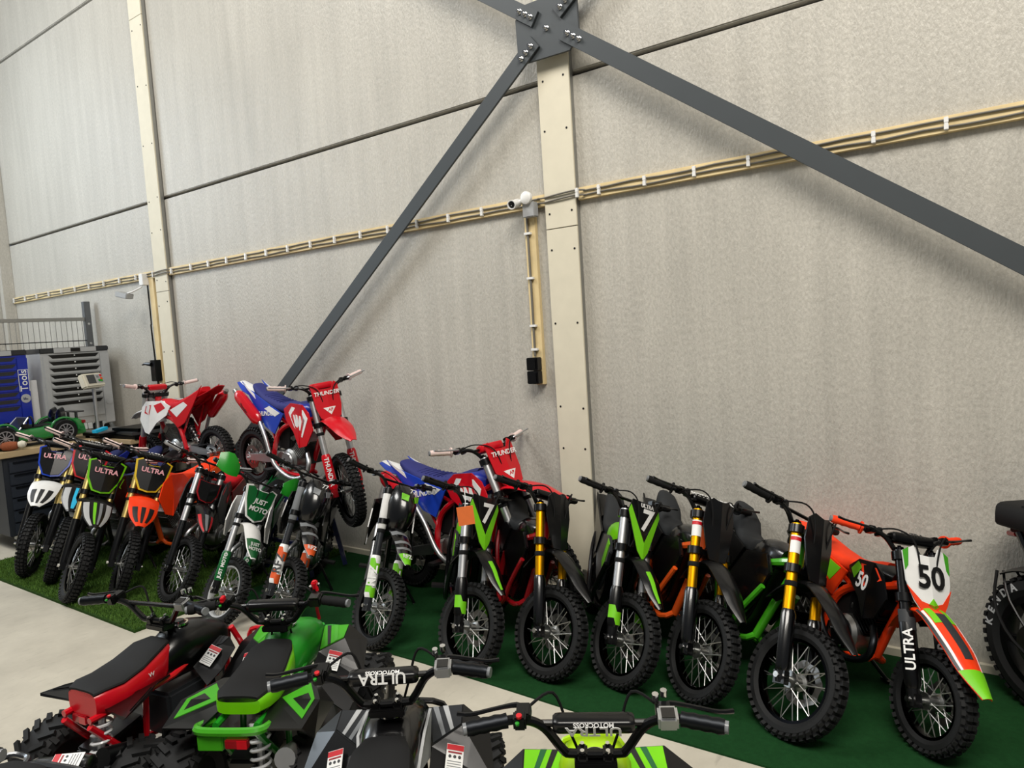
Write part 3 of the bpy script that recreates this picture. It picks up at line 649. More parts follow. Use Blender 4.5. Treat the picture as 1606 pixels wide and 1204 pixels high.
        dm = (m1-m0).normalized(); uu = Vector((0, 1, 0)); ww = dm.cross(uu)
        for q, k in ((0, .45), (.10, .9), (.18, 1), (.85, 1), (.92, .9), (1, .55)):
            rs.append([m0.lerp(m1, q)+k*(uu*.040*math.cos(t)+ww*.055*math.sin(t)) for t in [2*math.pi*j/12 for j in range(12)]])
        mf = MB().rings(rs).build('muffler', P(*c.get('muffler', ('silver', 'metal'))), exh, ang=30)
        MB().tube([m1-dm*.005, m1+dm*.035], [.022, .02], 12).tube([m1+dm*.034, m1+dm*.036], .016, 12).build('muffler_tip', ALU, mf)
        if c.get('mtext'):
            tx, tc, ts = c['mtext']; text(mf, tx, ts, P(tc, 'print'), frame(m0.lerp(m1, .5)+Vector((0, -.0425, 0)), dm*-1 if False else dm, ww if ww.z > 0 else -ww) @ RX(math.pi) if False else frame(m0.lerp(m1, .5)+Vector((0, -.0425, 0)), -dm, (0, 0, 1)))
        if c['sty'] == 'T':
            MB().box(b3(-.40, .0, .44), (.02, .16, .15), RY(R(-14)).to_3x3()).build('oil_cooler', IRON, root, bevel=.004)
    # tank and shrouds
    ks = []
    for xx, zt, zb_, hw in ((-.36, .80, .70, .05), (-.42, .825, .64, .085), (-.52, .815, .62, .09), (-.62, .775, .63, .075), (-.70, .75, .66, .05)):
        ks.append(sring(xx*kx, (zt+zb_)/2*kz, hw*ky, (zt-zb_)/2*kz, 2.6))
    MB().rings(ks).build('fuel_tank', P(*c.get('tank', c['shroud'])), root)
    if c['sty'] != 'E' or c.get('eshroud'):
        for sg in (-1, 1):
            pp = [b(-.235, .68), b(-.30, .79), b(-.38, .835), b(-.56, .805), b(-.66, .735), b(-.60, .66), b(-.47, .61), b(-.36, .52), b(-.29, .55)]
            Y = lambda x_, z_: sg*ky*(.10+.06*max(0, min(1, (x_/kx+.62)/.35)))
            # split at crease so faces stay planar
            front = [b(-.235, .68), b(-.30, .79), b(-.38, .835), b(-.40, .70), b(-.36, .52), b(-.29, .55)]
            rear = [b(-.38, .835), b(-.56, .805), b(-.66, .735), b(-.60, .66), b(-.47, .61), b(-.36, .52), b(-.40, .70)]
            shd = MB().prism(front, lambda x_, z_: sg*ky*(.150-.05*(z_/kz-.68)), sg*.008).prism(rear, lambda x_, z_: sg*ky*(.150-.05*(z_/kz-.68)+(x_/kx+.39)*.22), sg*.008).build('shroud', P(*c['shroud']), root, ang=20)
            for poly, col in c.get('sdecal', []):
                MB().prism([b(*q) for q in poly], lambda x_, z_: sg*ky*(.150-.05*(z_/kz-.68)+min(0, x_/kx+.39)*.22)+sg*.0022, sg*.003).build('decal', P(col, 'print'), shd)
            for tx, tc, ts, tp in c.get('stext', []):
                yy = sg*ky*(.150-.05*(tp[1]-.68)+min(0, tp[0]+.39)*.22)+sg*.006
                text(shd, tx, ts, P(tc, 'print'), frame((tp[0]*kx, yy, tp[1]*kz), (-sg, .22*-1 if sg > 0 else .22, 0) if False else (-sg, -.22*ky, 0), (0, 0, 1)), bold=.02, shear=.2)
    # seat
    if c['sty'] == 'E':
        sec = [(-.46, .80, .72, .045), (-.52, .80, .70, .075), (-.64, .765, .66, .085), (-.76, .755, .66, .085), (-.84, .78, .68, .075), (-.88, .85, .70, .07), (-.98, .90, .74, .06), (-1.06, .905, .80, .04)]
    else:
        sec = [(-.44, .835, .79, .03), (-.50, .825, .74, .055), (-.62, .785, .69, .075), (-.76, .768, .68, .088), (-.92, .785, .70, .088), (-1.04, .815, .74, .07), (-1.12, .835, .79, .045)]
    st_ = MB().rings([sring(a*kx, (zt+zb_)/2*kz, hw*ky, (zt-zb_)/2*kz, 3.0) for a, zt, zb_, hw in sec]).build('seat', P(*c['seat']), root, ang=50)
    if c.get('ribs'):
        for k in range(9):
            xx = -.68-.036*k; zt = .77 if xx > -.8 else .77+(-.8-xx)*.10
            MB().tube([b3(xx, -.06, zt-.002), b3(xx, 0, zt+.004), b3(xx, .06, zt-.002)], .005, 6, 2).build('seat_rib', P(*c['seat']), st_)
    # tail
    tz = c.get('tailz', 0)
    rp = [(-.92*kx, .755*kz, .075*ky, .02), (-1.05*kx, (.79+tz*.3)*kz, .085*ky, .025), (-1.20*kx, (.83+tz*.7)*kz, .08*ky, .022), (-1.33*kx, (.87+tz)*kz, .045*ky, .008)]
    rf = MB().strip([(a, bz_, w_, cn) for a, bz_, w_, cn in rp[::-1]]).build('rear_fender', P(*c['rfender']), root)
    if c.get('rdecal'):
        MB().strip([(a, bz_+.003, w_*.55, cn*.3) for a, bz_, w_, cn in rp[:0:-1]], th=.003).build('decal', P(c['rdecal'], 'print'), rf)
    for sg in (-1, 1):
        pp = [b(-.64, .70), b(-.80, .73), b(-1.12, .80), b(-1.20, .84), b(-1.02, .68), b(-.86, .55), b(-.74, .52)]
        sdp = MB().prism(pp, lambda x_, z_: sg*ky*(.098+.03*(x_/kx+.9)), sg*.010).build('side_cover', P(*c['side']), root, bevel=.002)
        for poly, col in c.get('cdecal', []):
            MB().prism([b(*q) for q in poly], lambda x_, z_: sg*ky*(.098+.03*(x_/kx+.9))+sg*.002, sg*.003).build('decal', P(col, 'print'), sdp)
        for tx, tc, ts, tp in c.get('ctext', []):
            text(sdp, tx, ts, P(tc, 'print'), frame((tp[0]*kx, sg*(ky*(.098+.03*(tp[0]+.9))+.0035), tp[1]*kz), (-sg, 0, .25), (0, 0, 1)), bold=.02, shear=.2)
        MB().box(b3(-.70, sg*.155, .26), (.05, .09, .016)).tube([b3(-.70, sg*.06, .26), b3(-.70, sg*.13, .26)], .010, 8).build('footpeg', IRON, root)
    # side stand reaching the ground on the left
    le = R(lean)
    gx, gy = -.62*kx, .24*ky
    if pitch == 0: gz = -gy*math.tan(-le)*1.0; gz = gy*math.tan(le)
    else: gz = .12
    MB().tube([b3(-.68, .075, .26), (gx, gy, max(gz, .0)+.006)], .009, 8).box((gx, gy, max(gz, 0)+.006), (.05, .035, .01)).build('side_stand', P('black', 'plastic'), root)
    return root

BK = P('black', 'plastic')
THUNDER = dict(sty='T', fork=('silver', 'metal'), zm=.40, guard=('red', 'plastic'), gtext=('THUNDER', 'white', .045, -1), plate='thunder', platecol=('red', 'plastic'), ptext=[('THUNDER', 'white', .040, .055, dict(bold=.02, shear=.2)), ('AP', 'red', .030, -.085, dict(bold=.02, shear=.2))], pdecal=[([(0, -.062), (.052, -.062), (0, -.125)], 'white')],
 pad=P('red', 'plastic'), padsize=(.17, .06), fender=('red', 'plastic'), flen=.42, fdrop=-2, fcurl=14, fwid=.08, foff=.075, pk=.88, pz=.065, frame=('red', 'paint'), shroud=('red', 'plastic'), tank=('blue', 'plastic'), grip=('pinkw', 'plastic'), lever=('silver', 'metal'),
 swing=('silver', 'metal'), muffler=('red', 'paint'), mtext=('Thunder', 'black', .03), spring='charcoal', seat=('seatblue', 'matte'), ribs=True, rfender=('royal', 'plastic'), rdecal='white', side=('royal', 'plastic'), lower=('darkred', 'plastic'), tailz=-.06,
 sdecal=[([(-.30, .75), (-.36, .80), (-.53, .785), (-.57, .73), (-.46, .65), (-.34, .60)], 'white'), ([(-.33, .73), (-.37, .77), (-.50, .76), (-.53, .72), (-.44, .67), (-.35, .63)], 'red'), ([(-.36, .715), (-.38, .75), (-.40, .75), (-.395, .70), (-.43, .745), (-.455, .745), (-.44, .69), (-.47, .735), (-.495, .735), (-.45, .665), (-.37, .645)], 'white')],
 cdecal=[([(-.68, .70), (-.82, .725), (-.88, .69), (-.74, .66)], 'white'), ([(-1.02, .775), (-1.18, .83), (-1.11, .79), (-1.0, .74)], 'white')], ctext=[('THUNDER', 'white', .05, (-.86, .655))], near=False, az=-20)
ULTRA = dict(sty='P', fork=('brass', 'metal'), zm=.45, plate='ultra', pk=1.1, pz=.05, ptext=[('ULTRA', 'pink', .050, .012, dict(bold=.03, sx=1.05))], pad=BK, padtext='ULTRA', padsize=(.24, .06), grip=('pinkw', 'plastic'), flen=.28, fdrop=22, fcurl=12, fwid=.105, frame=('black', 'paint'), seat=('navy', 'matte'), rfender=('black', 'plastic'), side=('black', 'plastic'), swing=('charcoal', 'metal'), lower=('softblack', 'plastic'))
V7 = dict(sty='E', fork=('silver', 'metal'), zm=.36, plate='vee', platecol=('softblack', 'plastic'), ptext=[('7', 'white', .15, .03, dict(bold=.025, shear=.12))], pdecal=[([(.105, .07), (.094, .10), (0, -.08), (0, -.165), (.035, -.12)], 'neon')], fender=('black', 'plastic'), frame=('black', 'paint'), flen=.30, fdrop=20, fcurl=16, fwid=.06,
 fdecal=[(.55, .92, -.5, -.1, 'neon')], shroud=('neon', 'plastic'), tank=('neon', 'plastic'), seat=('seatgrey', 'matte'), rfender=('black', 'plastic'), side=('black', 'plastic'), guard=('softblack', 'plastic'), gz=(.05, .24), gstripe=[(.06, .12, 'neon')], near=True, panel=('charcoal', 'plastic'), paneldecal=[([(-.36, .70), (-.42, .72), (-.50, .55), (-.44, .50)], 'neon')], az=-35)
EB = dict(sty='E', fork=('gold', 'metal'), zm=.43, plate='plain', platecol=('softblack', 'plastic'), fender=('softblack', 'plastic'), flen=.34, fdrop=18, fcurl=18, fwid=.062, shroud=('black', 'paint'), tank=('black', 'paint'), seat=('seatgrey', 'matte'), rfender=('black', 'plastic'), side=('black', 'plastic'), lower=('black', 'paint'), guard=('black', 'paint'), gz=(.02, .26), near=True, panel=('black', 'paint'))
RF = dict(sty='P', fork=('charcoal', 'paint'), zm=.40, plate='shell', fender=('black', 'paint'), flen=.30, fdrop=16, fcurl=20, fwid=.07, frame=('black', 'paint'), shroud=('black', 'paint'), seat=('softblack', 'matte'), rfender=('black', 'plastic'), side=('black', 'plastic'), guard=('white', 'plastic'), gz=(.05, .31), pipe='silver', near=True, az=-35, lower=('charcoal', 'plastic'), pz=.0)
def D(base, **k): d = dict(base); d.update(k); return d
BIKES = [
 dict(sty='K', pose=(-0.303, -0.768, -.001, -46.3, 14.9, 0, 1.2, .904), label='small orange, white and green dirt bike with number 50 plate', fork=('black', 'paint'), zm=.5, plate='fifty', platecol=('white', 'plastic'), plate_edge=None, pz=.0, pk=1.0,
  ptext=[('50', 'black', .13, -.005, dict(bold=.025))], pdecal=[([(.085, .115), (.11, .10), (.106, .02), (.092, .04)], 'green'), ([(.105, -.04), (.078, -.10), (.055, -.135), (.0, -.135), (.0, -.115), (.05, -.10)], 'orange'), ([(0, -.085), (.025, -.115), (.0, -.13)], 'neon')], pad=BK, padsize=(.2, .055), padtext='ULTRA', padmat=P('charcoal', 'print'), grip=('orange', 'rubber'), fender=('orange', 'plastic'), flen=.40, fdrop=24, fcurl=14, fwid=.075,
  fdecal=[(.80, 1.0, -.98, .98, 'neon'), (.40, .80, -.99, -.86, 'charcoal'), (.40, .80, .86, .99, 'charcoal'), (.42, .80, -.84, -.72, 'white'), (.42, .80, .72, .84, 'white'), (.45, .72, -.28, .28, 'charcoal'), (.35, .5, .3, .65, 'neon'), (.35, .5, -.65, -.3, 'neon')], frame=('orange', 'paint'), shroud=('black', 'plastic'), tank=('black', 'plastic'), seat=('orange', 'matte'), rfender=('orange', 'plastic'), side=('orange', 'plastic'),
  sdecal=[([(-.30, .76), (-.36, .81), (-.52, .79), (-.44, .68)], 'orange'), ([(-.50, .77), (-.56, .79), (-.62, .73), (-.56, .69)], 'neon')], stext=[('50', 'white', .10, (-.46, .70))], cdecal=[([(-.70, .70), (-.82, .72), (-.90, .66), (-.78, .60)], 'neon'), ([(-.84, .72), (-1.0, .76), (-.98, .70), (-.9, .66)], 'white')], guard=('black', 'plastic'), gz=(.04, .33), gtext=('ULTRA', 'white', .052, 1), gstripe=[(.26, .31, 'charcoal')], near=True, az=-38, cover='charcoal', muffler=('charcoal', 'metal'), pipe='charcoal'),
 D(EB, pose=(-0.781, -0.890, -.007, -48.8, 23.1, 0, 18.9, .958), label='black electric dirt bike with gold forks and green frame tube beside number 50', frame=('green', 'paint'), sticker=True, group='black electric bikes with gold forks'),
 D(EB, pose=(-1.156, -0.821, -.005, -48.0, 18.5, 0, 13.0, .951), label='black electric dirt bike with gold forks and orange frame tube', frame=('dorange', 'paint'), sticker=True, pad=BK, padtext='MOTOWINNER', padsize=(.22, .05), group='black electric bikes with gold forks'),
 D(V7, pose=(-1.493, -0.853, -.008, -54, 14.3, 0, 29, .924), label='green and black electric bike with number 7 plate, right of the middle column', ptext=V7['ptext']+[('ULTRA', 'white', .028, .105, dict(bold=.03))], group='number 7 bikes'),
 D(EB, pose=(-1.811, -0.955, -.005, -38, 13.7, 0, 26, .943), label='black electric dirt bike with gold forks and dark red frame tube', frame=('darkred', 'paint'), group='black electric bikes with gold forks', pad=BK),
 D(V7, pose=(-2.184, -1.067, -.008, -48.3, 9.5, 0, 38, .932), label='green and black electric bike with number 7 plate and orange tag', group='number 7 bikes'),
 D(RF, pose=(-2.800, -1.091, -.01, -49.9, 13.3, 0, 36.7, .836), label='glossy black dirt bike with green and white fork guards', accent='neon', gtext=('RFZ', 'white', .075, 1), gstripe=[(.05, .11, 'neon'), (.20, .26, 'neon')], fdecal=[(.80, .98, -.95, .95, 'neon'), (.45, .5, -.95, .95, 'grey'), (.58, .62, -.95, .95, 'grey'), (.69, .73, -.95, .95, 'grey')], ftext=('RFZ', 'white', .04, .87), sleeve='white'),
 D(RF, pose=(-3.483, -1.195, -.011, -54, 15.5, 0, 40, .85), label='glossy black dirt bike with orange and white fork guards', accent='grey', gtext=('RFZ', 'charcoal', .075, 1), gstripe=[(.05, .11, 'dorange'), (.20, .26, 'dorange')], fdecal=[(.80, .98, -.95, .95, 'dorange'), (.45, .5, -.95, .95, 'grey'), (.58, .62, -.95, .95, 'grey')], ftext=('RFZ', 'white', .04, .87), sleeve='grey'),
 dict(sty='P', pose=(-3.856, -1.321, -.011, -50.4, 16.9, 0, 44.1, .82), label='white and green dirt bike with bright green hand guards', fork=('silver', 'metal'), zm=.36, plate='just', platecol=('dgreen', 'plastic'), plate_edge='white', ptext=[('JUST', 'white', .052, .0, dict(bold=.02, shear=.2)), ('MOTO', 'white', .052, -.055, dict(bold=.02, shear=.2))], pk=1.05, handguard='kawa', fender=('white', 'plastic'), flen=.30, fdrop=22, fcurl=18,
  fdecal=[(.62, .97, -.9, .9, 'dgreen')], ftext=('JUST\nMOTO', 'white', .036, .78), frame=('charcoal', 'paint'), shroud=('white', 'plastic'), seat=('softblack', 'matte'), rfender=('dgreen', 'plastic'), side=('dgreen', 'plastic'), ctext=[('RACING', 'white', .06, (-.88, .68))], guard=('dgreen', 'plastic'), gz=(.06, .27), gtext=('JUST MOTO', 'white', .034, 1), rim=('lgrey', 'plastic'), near=True, az=-35, sdecal=[([(-.42, .80), (-.55, .79), (-.62, .73), (-.5, .66)], 'dgreen')]),
 dict(sty='P', pose=(-4.461, -1.254, -.011, -53.2, 14, 0, 44, .875), label='red and black dirt bike with silver forks on the turf edge', fork=('silver', 'metal'), zm=.47, plate='small', platecol=('black', 'plastic'), plate_edge='darkred', fender=('black', 'paint'), flen=.28, fdrop=18, fdecal=[(.6, .97, -.9, -.6, 'red'), (.6, .97, .6, .9, 'red'), (.6, .95, -.2, .2, 'grey')], frame=('black', 'paint'), shroud=('charcoal', 'plastic'), seat=('red', 'matte'), rfender=('red', 'plastic'), side=('darkred', 'plastic'),
  sdecal=[([(-.30, .76), (-.36, .81), (-.58, .78), (-.52, .74)], 'red')], stext=[('CRZ', 'red', .07, (-.45, .69))], near=True, pz=-.03, grip=('lgrey', 'plastic'), lower=('black', 'paint')),
 D(ULTRA, pose=(-4.861, -1.369, -.01, -68, 4, 0, 48, .905), label='orange dirt bike with gold forks and yellow edged black plate', plate_edge='yellow', fender=('orange', 'plastic'), fdecal=[(.58, .90, -.75, -.4, 'black'), (.58, .92, -.15, .15, 'black'), (.58, .90, .4, .75, 'black')], frame=('dorange', 'paint'), shroud=('orange', 'plastic'), seat=('orange', 'matte'), rfender=('orange', 'plastic'), side=('dorange', 'plastic')),
 D(ULTRA, pose=(-5.121, -1.564, -.01, -60, 6, 0, 46, .925), label='black dirt bike with gold forks and green edged black plate', plate_edge='neon', fender=('black', 'plastic'), fdecal=[(.50, .95, -.9, -.55, 'lgrey'), (.50, .92, -.3, -.1, 'neon'), (.50, .92, .1, .3, 'grey'), (.50, .95, .55, .9, 'lgrey')], shroud=('black', 'plastic'), sdecal=[([(-.30, .76), (-.36, .81), (-.52, .79), (-.44, .68)], 'neon')]),
 D(ULTRA, pose=(-5.66, -1.44, -.008, -66, 6, 0, 38, .965), label='black dirt bike with red edged plate between blue and green edged ones', plate_edge='red', fender=('black', 'plastic'), fdecal=[(.50, .95, -.9, -.5, 'lgrey'), (.50, .92, -.2, .2, 'cyan'), (.50, .95, .5, .9, 'lgrey')], shroud=('black', 'plastic')),
 D(ULTRA, pose=(-6.009, -1.475, -.004, -60, 4, 0, 24, .954), label='white and blue dirt bike with gold forks and blue edged plate', plate_edge='royal', fender=('white', 'plastic'), fdecal=[(.58, .90, -.75, -.4, 'black'), (.58, .92, -.15, .15, 'black'), (.58, .90, .4, .75, 'black')], shroud=('white', 'plastic'), seat=('navy', 'matte'), side=('blue', 'plastic')),
 D(THUNDER, pose=(-3.61, -.488, .40, -1.3, 0, 11.5, -22, .90), label='red and blue dirt bike raised on the dark blue trestle stand', nearrear=True, near=True),
 D(THUNDER, pose=(-2.107, -.437, 0, -5.9, 1, 0, -6.3, .975), label='red and blue dirt bike standing behind the number 7 bikes beside the column'),
 D(THUNDER, pose=(-6.244, -.372, .413, 182, 0, 9.2, -3.3, .89), label='red and white dirt bike raised on a stand with its tail to the camera', seat=('red', 'matte'), rfender=('red', 'plastic'), rdecal=None, side=('red', 'plastic'), shroud=('white', 'plastic'), tank=('white', 'plastic'), fender=('white', 'plastic'), platecol=('white', 'plastic'), ptext=[], pdecal=[], sdecal=[([(-.33, .73), (-.37, .79), (-.44, .79), (-.40, .70)], 'red'), ([(-.47, .78), (-.56, .79), (-.60, .73), (-.50, .70)], 'red')], ctext=[], cdecal=[([(-.68, .70), (-.9, .74), (-.95, .70), (-.76, .62)], 'white')]),
]
BR = [dirt_bike(c) for c in BIKES]
# orange price tag hanging on the second number 7 bike
def price_tag():
    M = Matrix(cam.matrix_world); 
    tg = thing('price_tag', 'square orange paper tag hanging from the left number 7 bike', 'tag', T(-2.05, -1.125, .778) @ RZ(R(-48)) @ RX(R(4)))
    MB().box((0, 0, 0), (.004, .075, .085)).build('card', mat('orange_card', '#f07a3a', .8), tg)
    MB().tube([(0, 0, .035), (-.02, .01, .07), (-.05, .01, .10)], .0015, 5).build('string', P('white', 'matte'), tg)
price_tag()

# ------------------------------------------------------------------ children's quad bikes
def shell(mb, v, f, th):
    """faceted plastic shell with thickness"""
    bm = bmesh.new(); vs = [bm.verts.new(p) for p in v]
    for q in f: bm.faces.new([vs[i] for i in q])
    bmesh.ops.recalc_face_normals(bm, faces=bm.faces[:])
    bmesh.ops.solidify(bm, geom=bm.faces[:], thickness=th)
    bm.verts.index_update()
    mb.raw([x.co.copy() for x in bm.verts], [tuple(x.index for x in q.verts) for q in bm.faces]); bm.free()
    return mb
def quad_tyre(Rr, w):
    key = ('quad', Rr, w)
    if key not in WC:
        mb = MB(); h = w/2; q = Rr-.008; rr = Rr*.52
        mb.lathe([(rr, -h*.7), (rr+.3*(q-rr), -h), (rr+.75*(q-rr), -h*.97), (q-.004, -h*.75), (q, -h*.3), (q, h*.3), (q-.004, h*.75), (rr+.75*(q-rr), h*.97), (rr+.3*(q-rr), h), (rr, h*.7)], n=40, closed=True)
        n = 22
        for i in range(n):
            for row, (yy, sk) in enumerate(((-.30, .6), (.30, -.6), (-.47, 0), (.47, 0))):
                a = 2*math.pi*(i+(.5 if row % 2 else 0))/n; side = row > 1
                M = RY(-a) @ T(Rr-.005-(.02 if side else 0), yy*w, 0) @ RX(sk) @ (RZ(R(50 if yy > 0 else -50)) if side else Matrix())
                d = (.012, w*(.20 if side else .38), .017)
                mb.raw([M @ Vector((x*d[0]/2, y*d[1]/2, z*d[2]/2)) for z in (-1, 1) for y in (-1, 1) for x in (-1, 1)], [(0, 2, 3, 1), (4, 5, 7, 6), (0, 1, 5, 4), (2, 6, 7, 3), (0, 4, 6, 2), (1, 3, 7, 5)])
        rim = MB().lathe([(rr+.004, -h*.72), (rr-.012, -h*.66), (rr-.02, -h*.2), (rr*.45, -h*.1), (rr*.4, -h*.25), (.0, -h*.25), (0, h*.25), (rr*.4, h*.25), (rr*.45, h*.1), (rr-.02, h*.2), (rr-.012, h*.66), (rr+.004, h*.72)], n=30).mesh('rim', P('softblack', 'plastic'))
        WC[key] = (mb.mesh('tyre', RUBBER, ang=30), rim)
    return WC[key]
def warn_label(parent, M, w_=.05, h_=.075):
    o = MB().box((0, 0, 0), (w_, h_, .0016)).build('warning_label', P('white', 'print'), parent, M)
    MB().box((0, h_*.38, .0012), (w_*.98, h_*.2, .001)).build('red_band', P('red', 'print'), o)
    MB().box((0, h_*.2, .0012), (w_*.8, h_*.06, .001)).build('red_band', P('darkred', 'print'), o)
    for k in range(3): MB().lathe([(0, 0), (w_*.09, 0), (w_*.09, .001), (0, .001)], c=(w_*(-.28+.28*k), h_*.05, .0008), axis='z', n=10).build('pictogram', P('charcoal', 'print'), o)
    for k in range(4): MB().box((0, -h_*(.12+.09*k), .0012), (w_*.8, h_*.025, .001)).build('print_line', P('grey', 'print'), o)
    return o
def quad_bike(c):
    x, y, h = c['pose']
    root = thing('quad_bike', c['label'], 'quad bike', T(x, y, 0) @ RZ(R(h)), 'small quad bikes in the foreground')
    body = P(*c['body']); fr = P(*c['frame']); BP = P('softblack', 'plastic')
    for nm, px, py, Rr, w_ in (('front_wheel', .27, .235, .145, .10), ('rear_wheel', -.36, .225, .155, .15)):
        ty, rm = quad_tyre(Rr, w_)
        for sg in (-1, 1):
            M = T(px, sg*py, Rr+.001) @ (RZ(R(c.get('steer', 0))) if nm[0] == 'f' else Matrix())
            o = inst(nm, ty, root, M); inst('rim', rm, o)
            MB().lathe([(0, -.02), (.016, -.02), (.02, 0), (.016, .02), (0, .02)], c=(0, sg*.02, 0), n=12).build('hub', ALU, o)
    # frame
    f = MB()
    for sg in (-1, 1):
        f.tube([(.20, .05*sg, .46), (.26, .06*sg, .30), (.20, .07*sg, .16), (-.20, .08*sg, .15), (-.30, .08*sg, .22), (-.42, .07*sg, .37)], .012, 8, 4)
        f.tube([(.06, .06*sg, .46), (-.10, .075*sg, .40), (-.42, .07*sg, .39)], .012, 8, 3)
        f.tube([(.14, .05*sg, .44), (-.04, .10*sg, .17)], .011, 8)
        f.tube([(-.22, .08*sg, .38), (-.24, .085*sg, .18)], .011, 8)
    f.tube([(-.36, -.16, .155), (-.36, .16, .155)], .013, 8); f.tube([(.20, -.06, .16), (.20, .06, .16)], .012, 8)
    f.build('frame', fr, root)
    a = MB()
    for sg in (-1, 1):
        a.tube([(.18, .06*sg, .16), (.27, .19*sg, .14)], .009, 8); a.tube([(.30, .06*sg, .16), (.27, .19*sg, .14)], .009, 8); a.tube([(.20, .06*sg, .24), (.27, .19*sg, .17)], .008, 8)
    a.build('wishbone', fr, root)
    bmp = MB().tube([(.30, -.10, .17), (.40, -.10, .22), (.42, -.08, .34), (.42, .08, .34), (.40, .10, .22), (.30, .10, .17)], .011, 8, 4).tube([(.42, -.09, .27), (.42, .09, .27)], .008, 8).build('front_bumper', fr, root)
    for sg in (-1, 1):
        sh = MB().tube([(.22, .09*sg, .38), (.25, .17*sg, .17)], .009, 8).build('front_shock', P('silver', 'metal'), root)
        coil(MB(), (.222, .095*sg, .365), (.247, .163*sg, .19), .024, 7, .0045).build('shock_spring', P('silver', 'paint'), sh)
    sh = MB().tube([(-.36, -.05, .39), (-.40, -.06, .17)], .012, 8).build('rear_shock', P('silver', 'metal'), root)
    coil(MB(), (-.362, -.05, .375), (-.398, -.06, .19), .030, 7, .0055).build('shock_spring', P('silver', 'paint'), sh)
    # motor and swingarm box
    MB().box((-.02, 0, .25), (.22, .15, .17)).build('engine_block', P('charcoal', 'plastic'), root, bevel=.012)
    e = MB().lathe([(0, -.1), (.05, -.1), (.06, -.085), (.06, .085), (.05, .1), (0, .1)], c=(-.02, 0, .21), n=18).build('engine_cover', ALU, root)
    MB().box((-.30, .0, .24), (.20, .11, .09), RY(R(-12)).to_3x3()).build('battery_box', BP, root, bevel=.01)
    for sg in (-1, 1):
        v = [(.10, .12*sg, .16), (-.16, .12*sg, .15), (-.20, .30*sg, .17), (-.21, .30*sg, .27), (-.17, .20*sg, .17), (.10, .29*sg, .17), (.14, .27*sg, .25)]
        m = MB(); shell(m, [(.12, .10*sg, .17), (-.18, .10*sg, .16), (-.20, .28*sg, .16), (.12, .28*sg, .16)], [(0, 1, 2, 3)], .012)
        shell(m, [(-.18, .12*sg, .165), (-.20, .28*sg, .165), (-.26, .29*sg, .25), (-.235, .14*sg, .24)], [(0, 1, 2, 3)], .008)
        m.build('footrest', BP, root, smooth=False)
        ft = MB()
        for k in range(5): ft.box((-.12+.05*k, .20*sg, .170), (.018, .12, .006))
        ft.build('footrest_grip', ALU if not c.get('dark') else BP, root)
    # tank / centre cover
    sec = [(.20, .47, .38, .045), (.15, .515, .37, .085), (.06, .545, .36, .095), (-.03, .545, .36, .088), (-.10, .51, .36, .075), (-.16, .46, .37, .05)]
    tk = MB().rings([sring(a_, (zt+zb)/2, hw, (zt-zb)/2, 2.8) for a_, zt, zb, hw in sec]).build('tank_cover', body, root)
    MB().lathe([(0, .545), (.032, .545), (.032, .552), (.024, .554), (.02, .562), (0, .562)], c=(.0, 0, 0), axis='z', n=20).build('filler_cap', P('black', 'plastic'), tk)
    MB().lathe([(.028, .546), (.035, .546), (.035, .553), (.028, .553)], axis='z', n=24, closed=True).build('cap_ring', CHROME, tk)
    MB().box((0, -.014, .557), (.03, .008, .003)).build('switch_print', P('red', 'print'), tk)
    if c.get('panelcol'):
        for sg in (-1, 1):
            MB().raw([(.10, sg*.098, .50), (-.02, sg*.098, .495), (-.09, sg*.085, .42), (.02, sg*.10, .40), (.10, sg*.09, .50), (-.02, sg*.09, .495), (-.09, sg*.075, .42), (.02, sg*.09, .40)], [(0, 1, 2, 3), (7, 6, 5, 4), (0, 4, 5, 1), (1, 5, 6, 2), (2, 6, 7, 3), (3, 7, 4, 0)]).build('side_panel', P(c['panelcol'], 'plastic'), tk)
    # front fenders
    fk = c.get('fk', 1)
    for sg in (-1, 1):
        v = [(.16, .075*sg, .470), (.155, .188*sg, .478), (.13, .262*sg, .425), (-.02, .285*sg, .335), (-.13, .26*sg, .27), (-.10, .10*sg, .36), (.02, .105*sg, .43), (.08, .19*sg, .455)]
        v = [(.06+(a_-.06)*fk, sg*(.09+(abs(b_)-.09)*fk), .45+(c_-.45)*fk) for a_, b_, c_ in v]
        fc = [(0, 1, 7, 6), (1, 2, 7), (7, 2, 3), (6, 7, 3, 5), (3, 4, 5)]
        fd = shell(MB(), v, fc, .007).build('front_fender', BP, root, smooth=False)
        g = MB(); dz = Vector((0, 0, .004))
        q = [Vector(v[i]) for i in (0, 1, 7, 6)]; cen = sum(q, Vector())/4; q = [cen+(p-cen)*.9+dz for p in q]
        g.raw(q+[p-Vector((0, 0, .005)) for p in q], [(0, 1, 2, 3), (7, 6, 5, 4), (0, 4, 5, 1), (1, 5, 6, 2), (2, 6, 7, 3), (3, 7, 4, 0)]).build('graphic', P(c['graphic'][0], 'plastic'), fd)
        a_, b_, cc, d_ = q
        for k, col in enumerate(c['graphic'][1:]):
            t0 = .12+.3*k
            pts = [a_.lerp(b_, t0), a_.lerp(b_, t0+.16), d_.lerp(cc, t0+.32), d_.lerp(cc, t0+.2)]
            pts = [p+Vector((0, 0, .0015)) for p in pts]
            MB().raw(pts+[p-Vector((0, 0, .002)) for p in pts], [(0, 1, 2, 3), (7, 6, 5, 4), (0, 4, 5, 1), (1, 5, 6, 2), (2, 6, 7, 3), (3, 7, 4, 0)]).build('graphic_stroke', P(col, 'print'), fd)
        # label on rear slope
        p5, p3, p6 = Vector(v[5]), Vector(v[3]), Vector(v[6]); ctr = (p5*.5+p3*.5)*.45+Vector(v[7])*.55*.5+p6*.55*.5
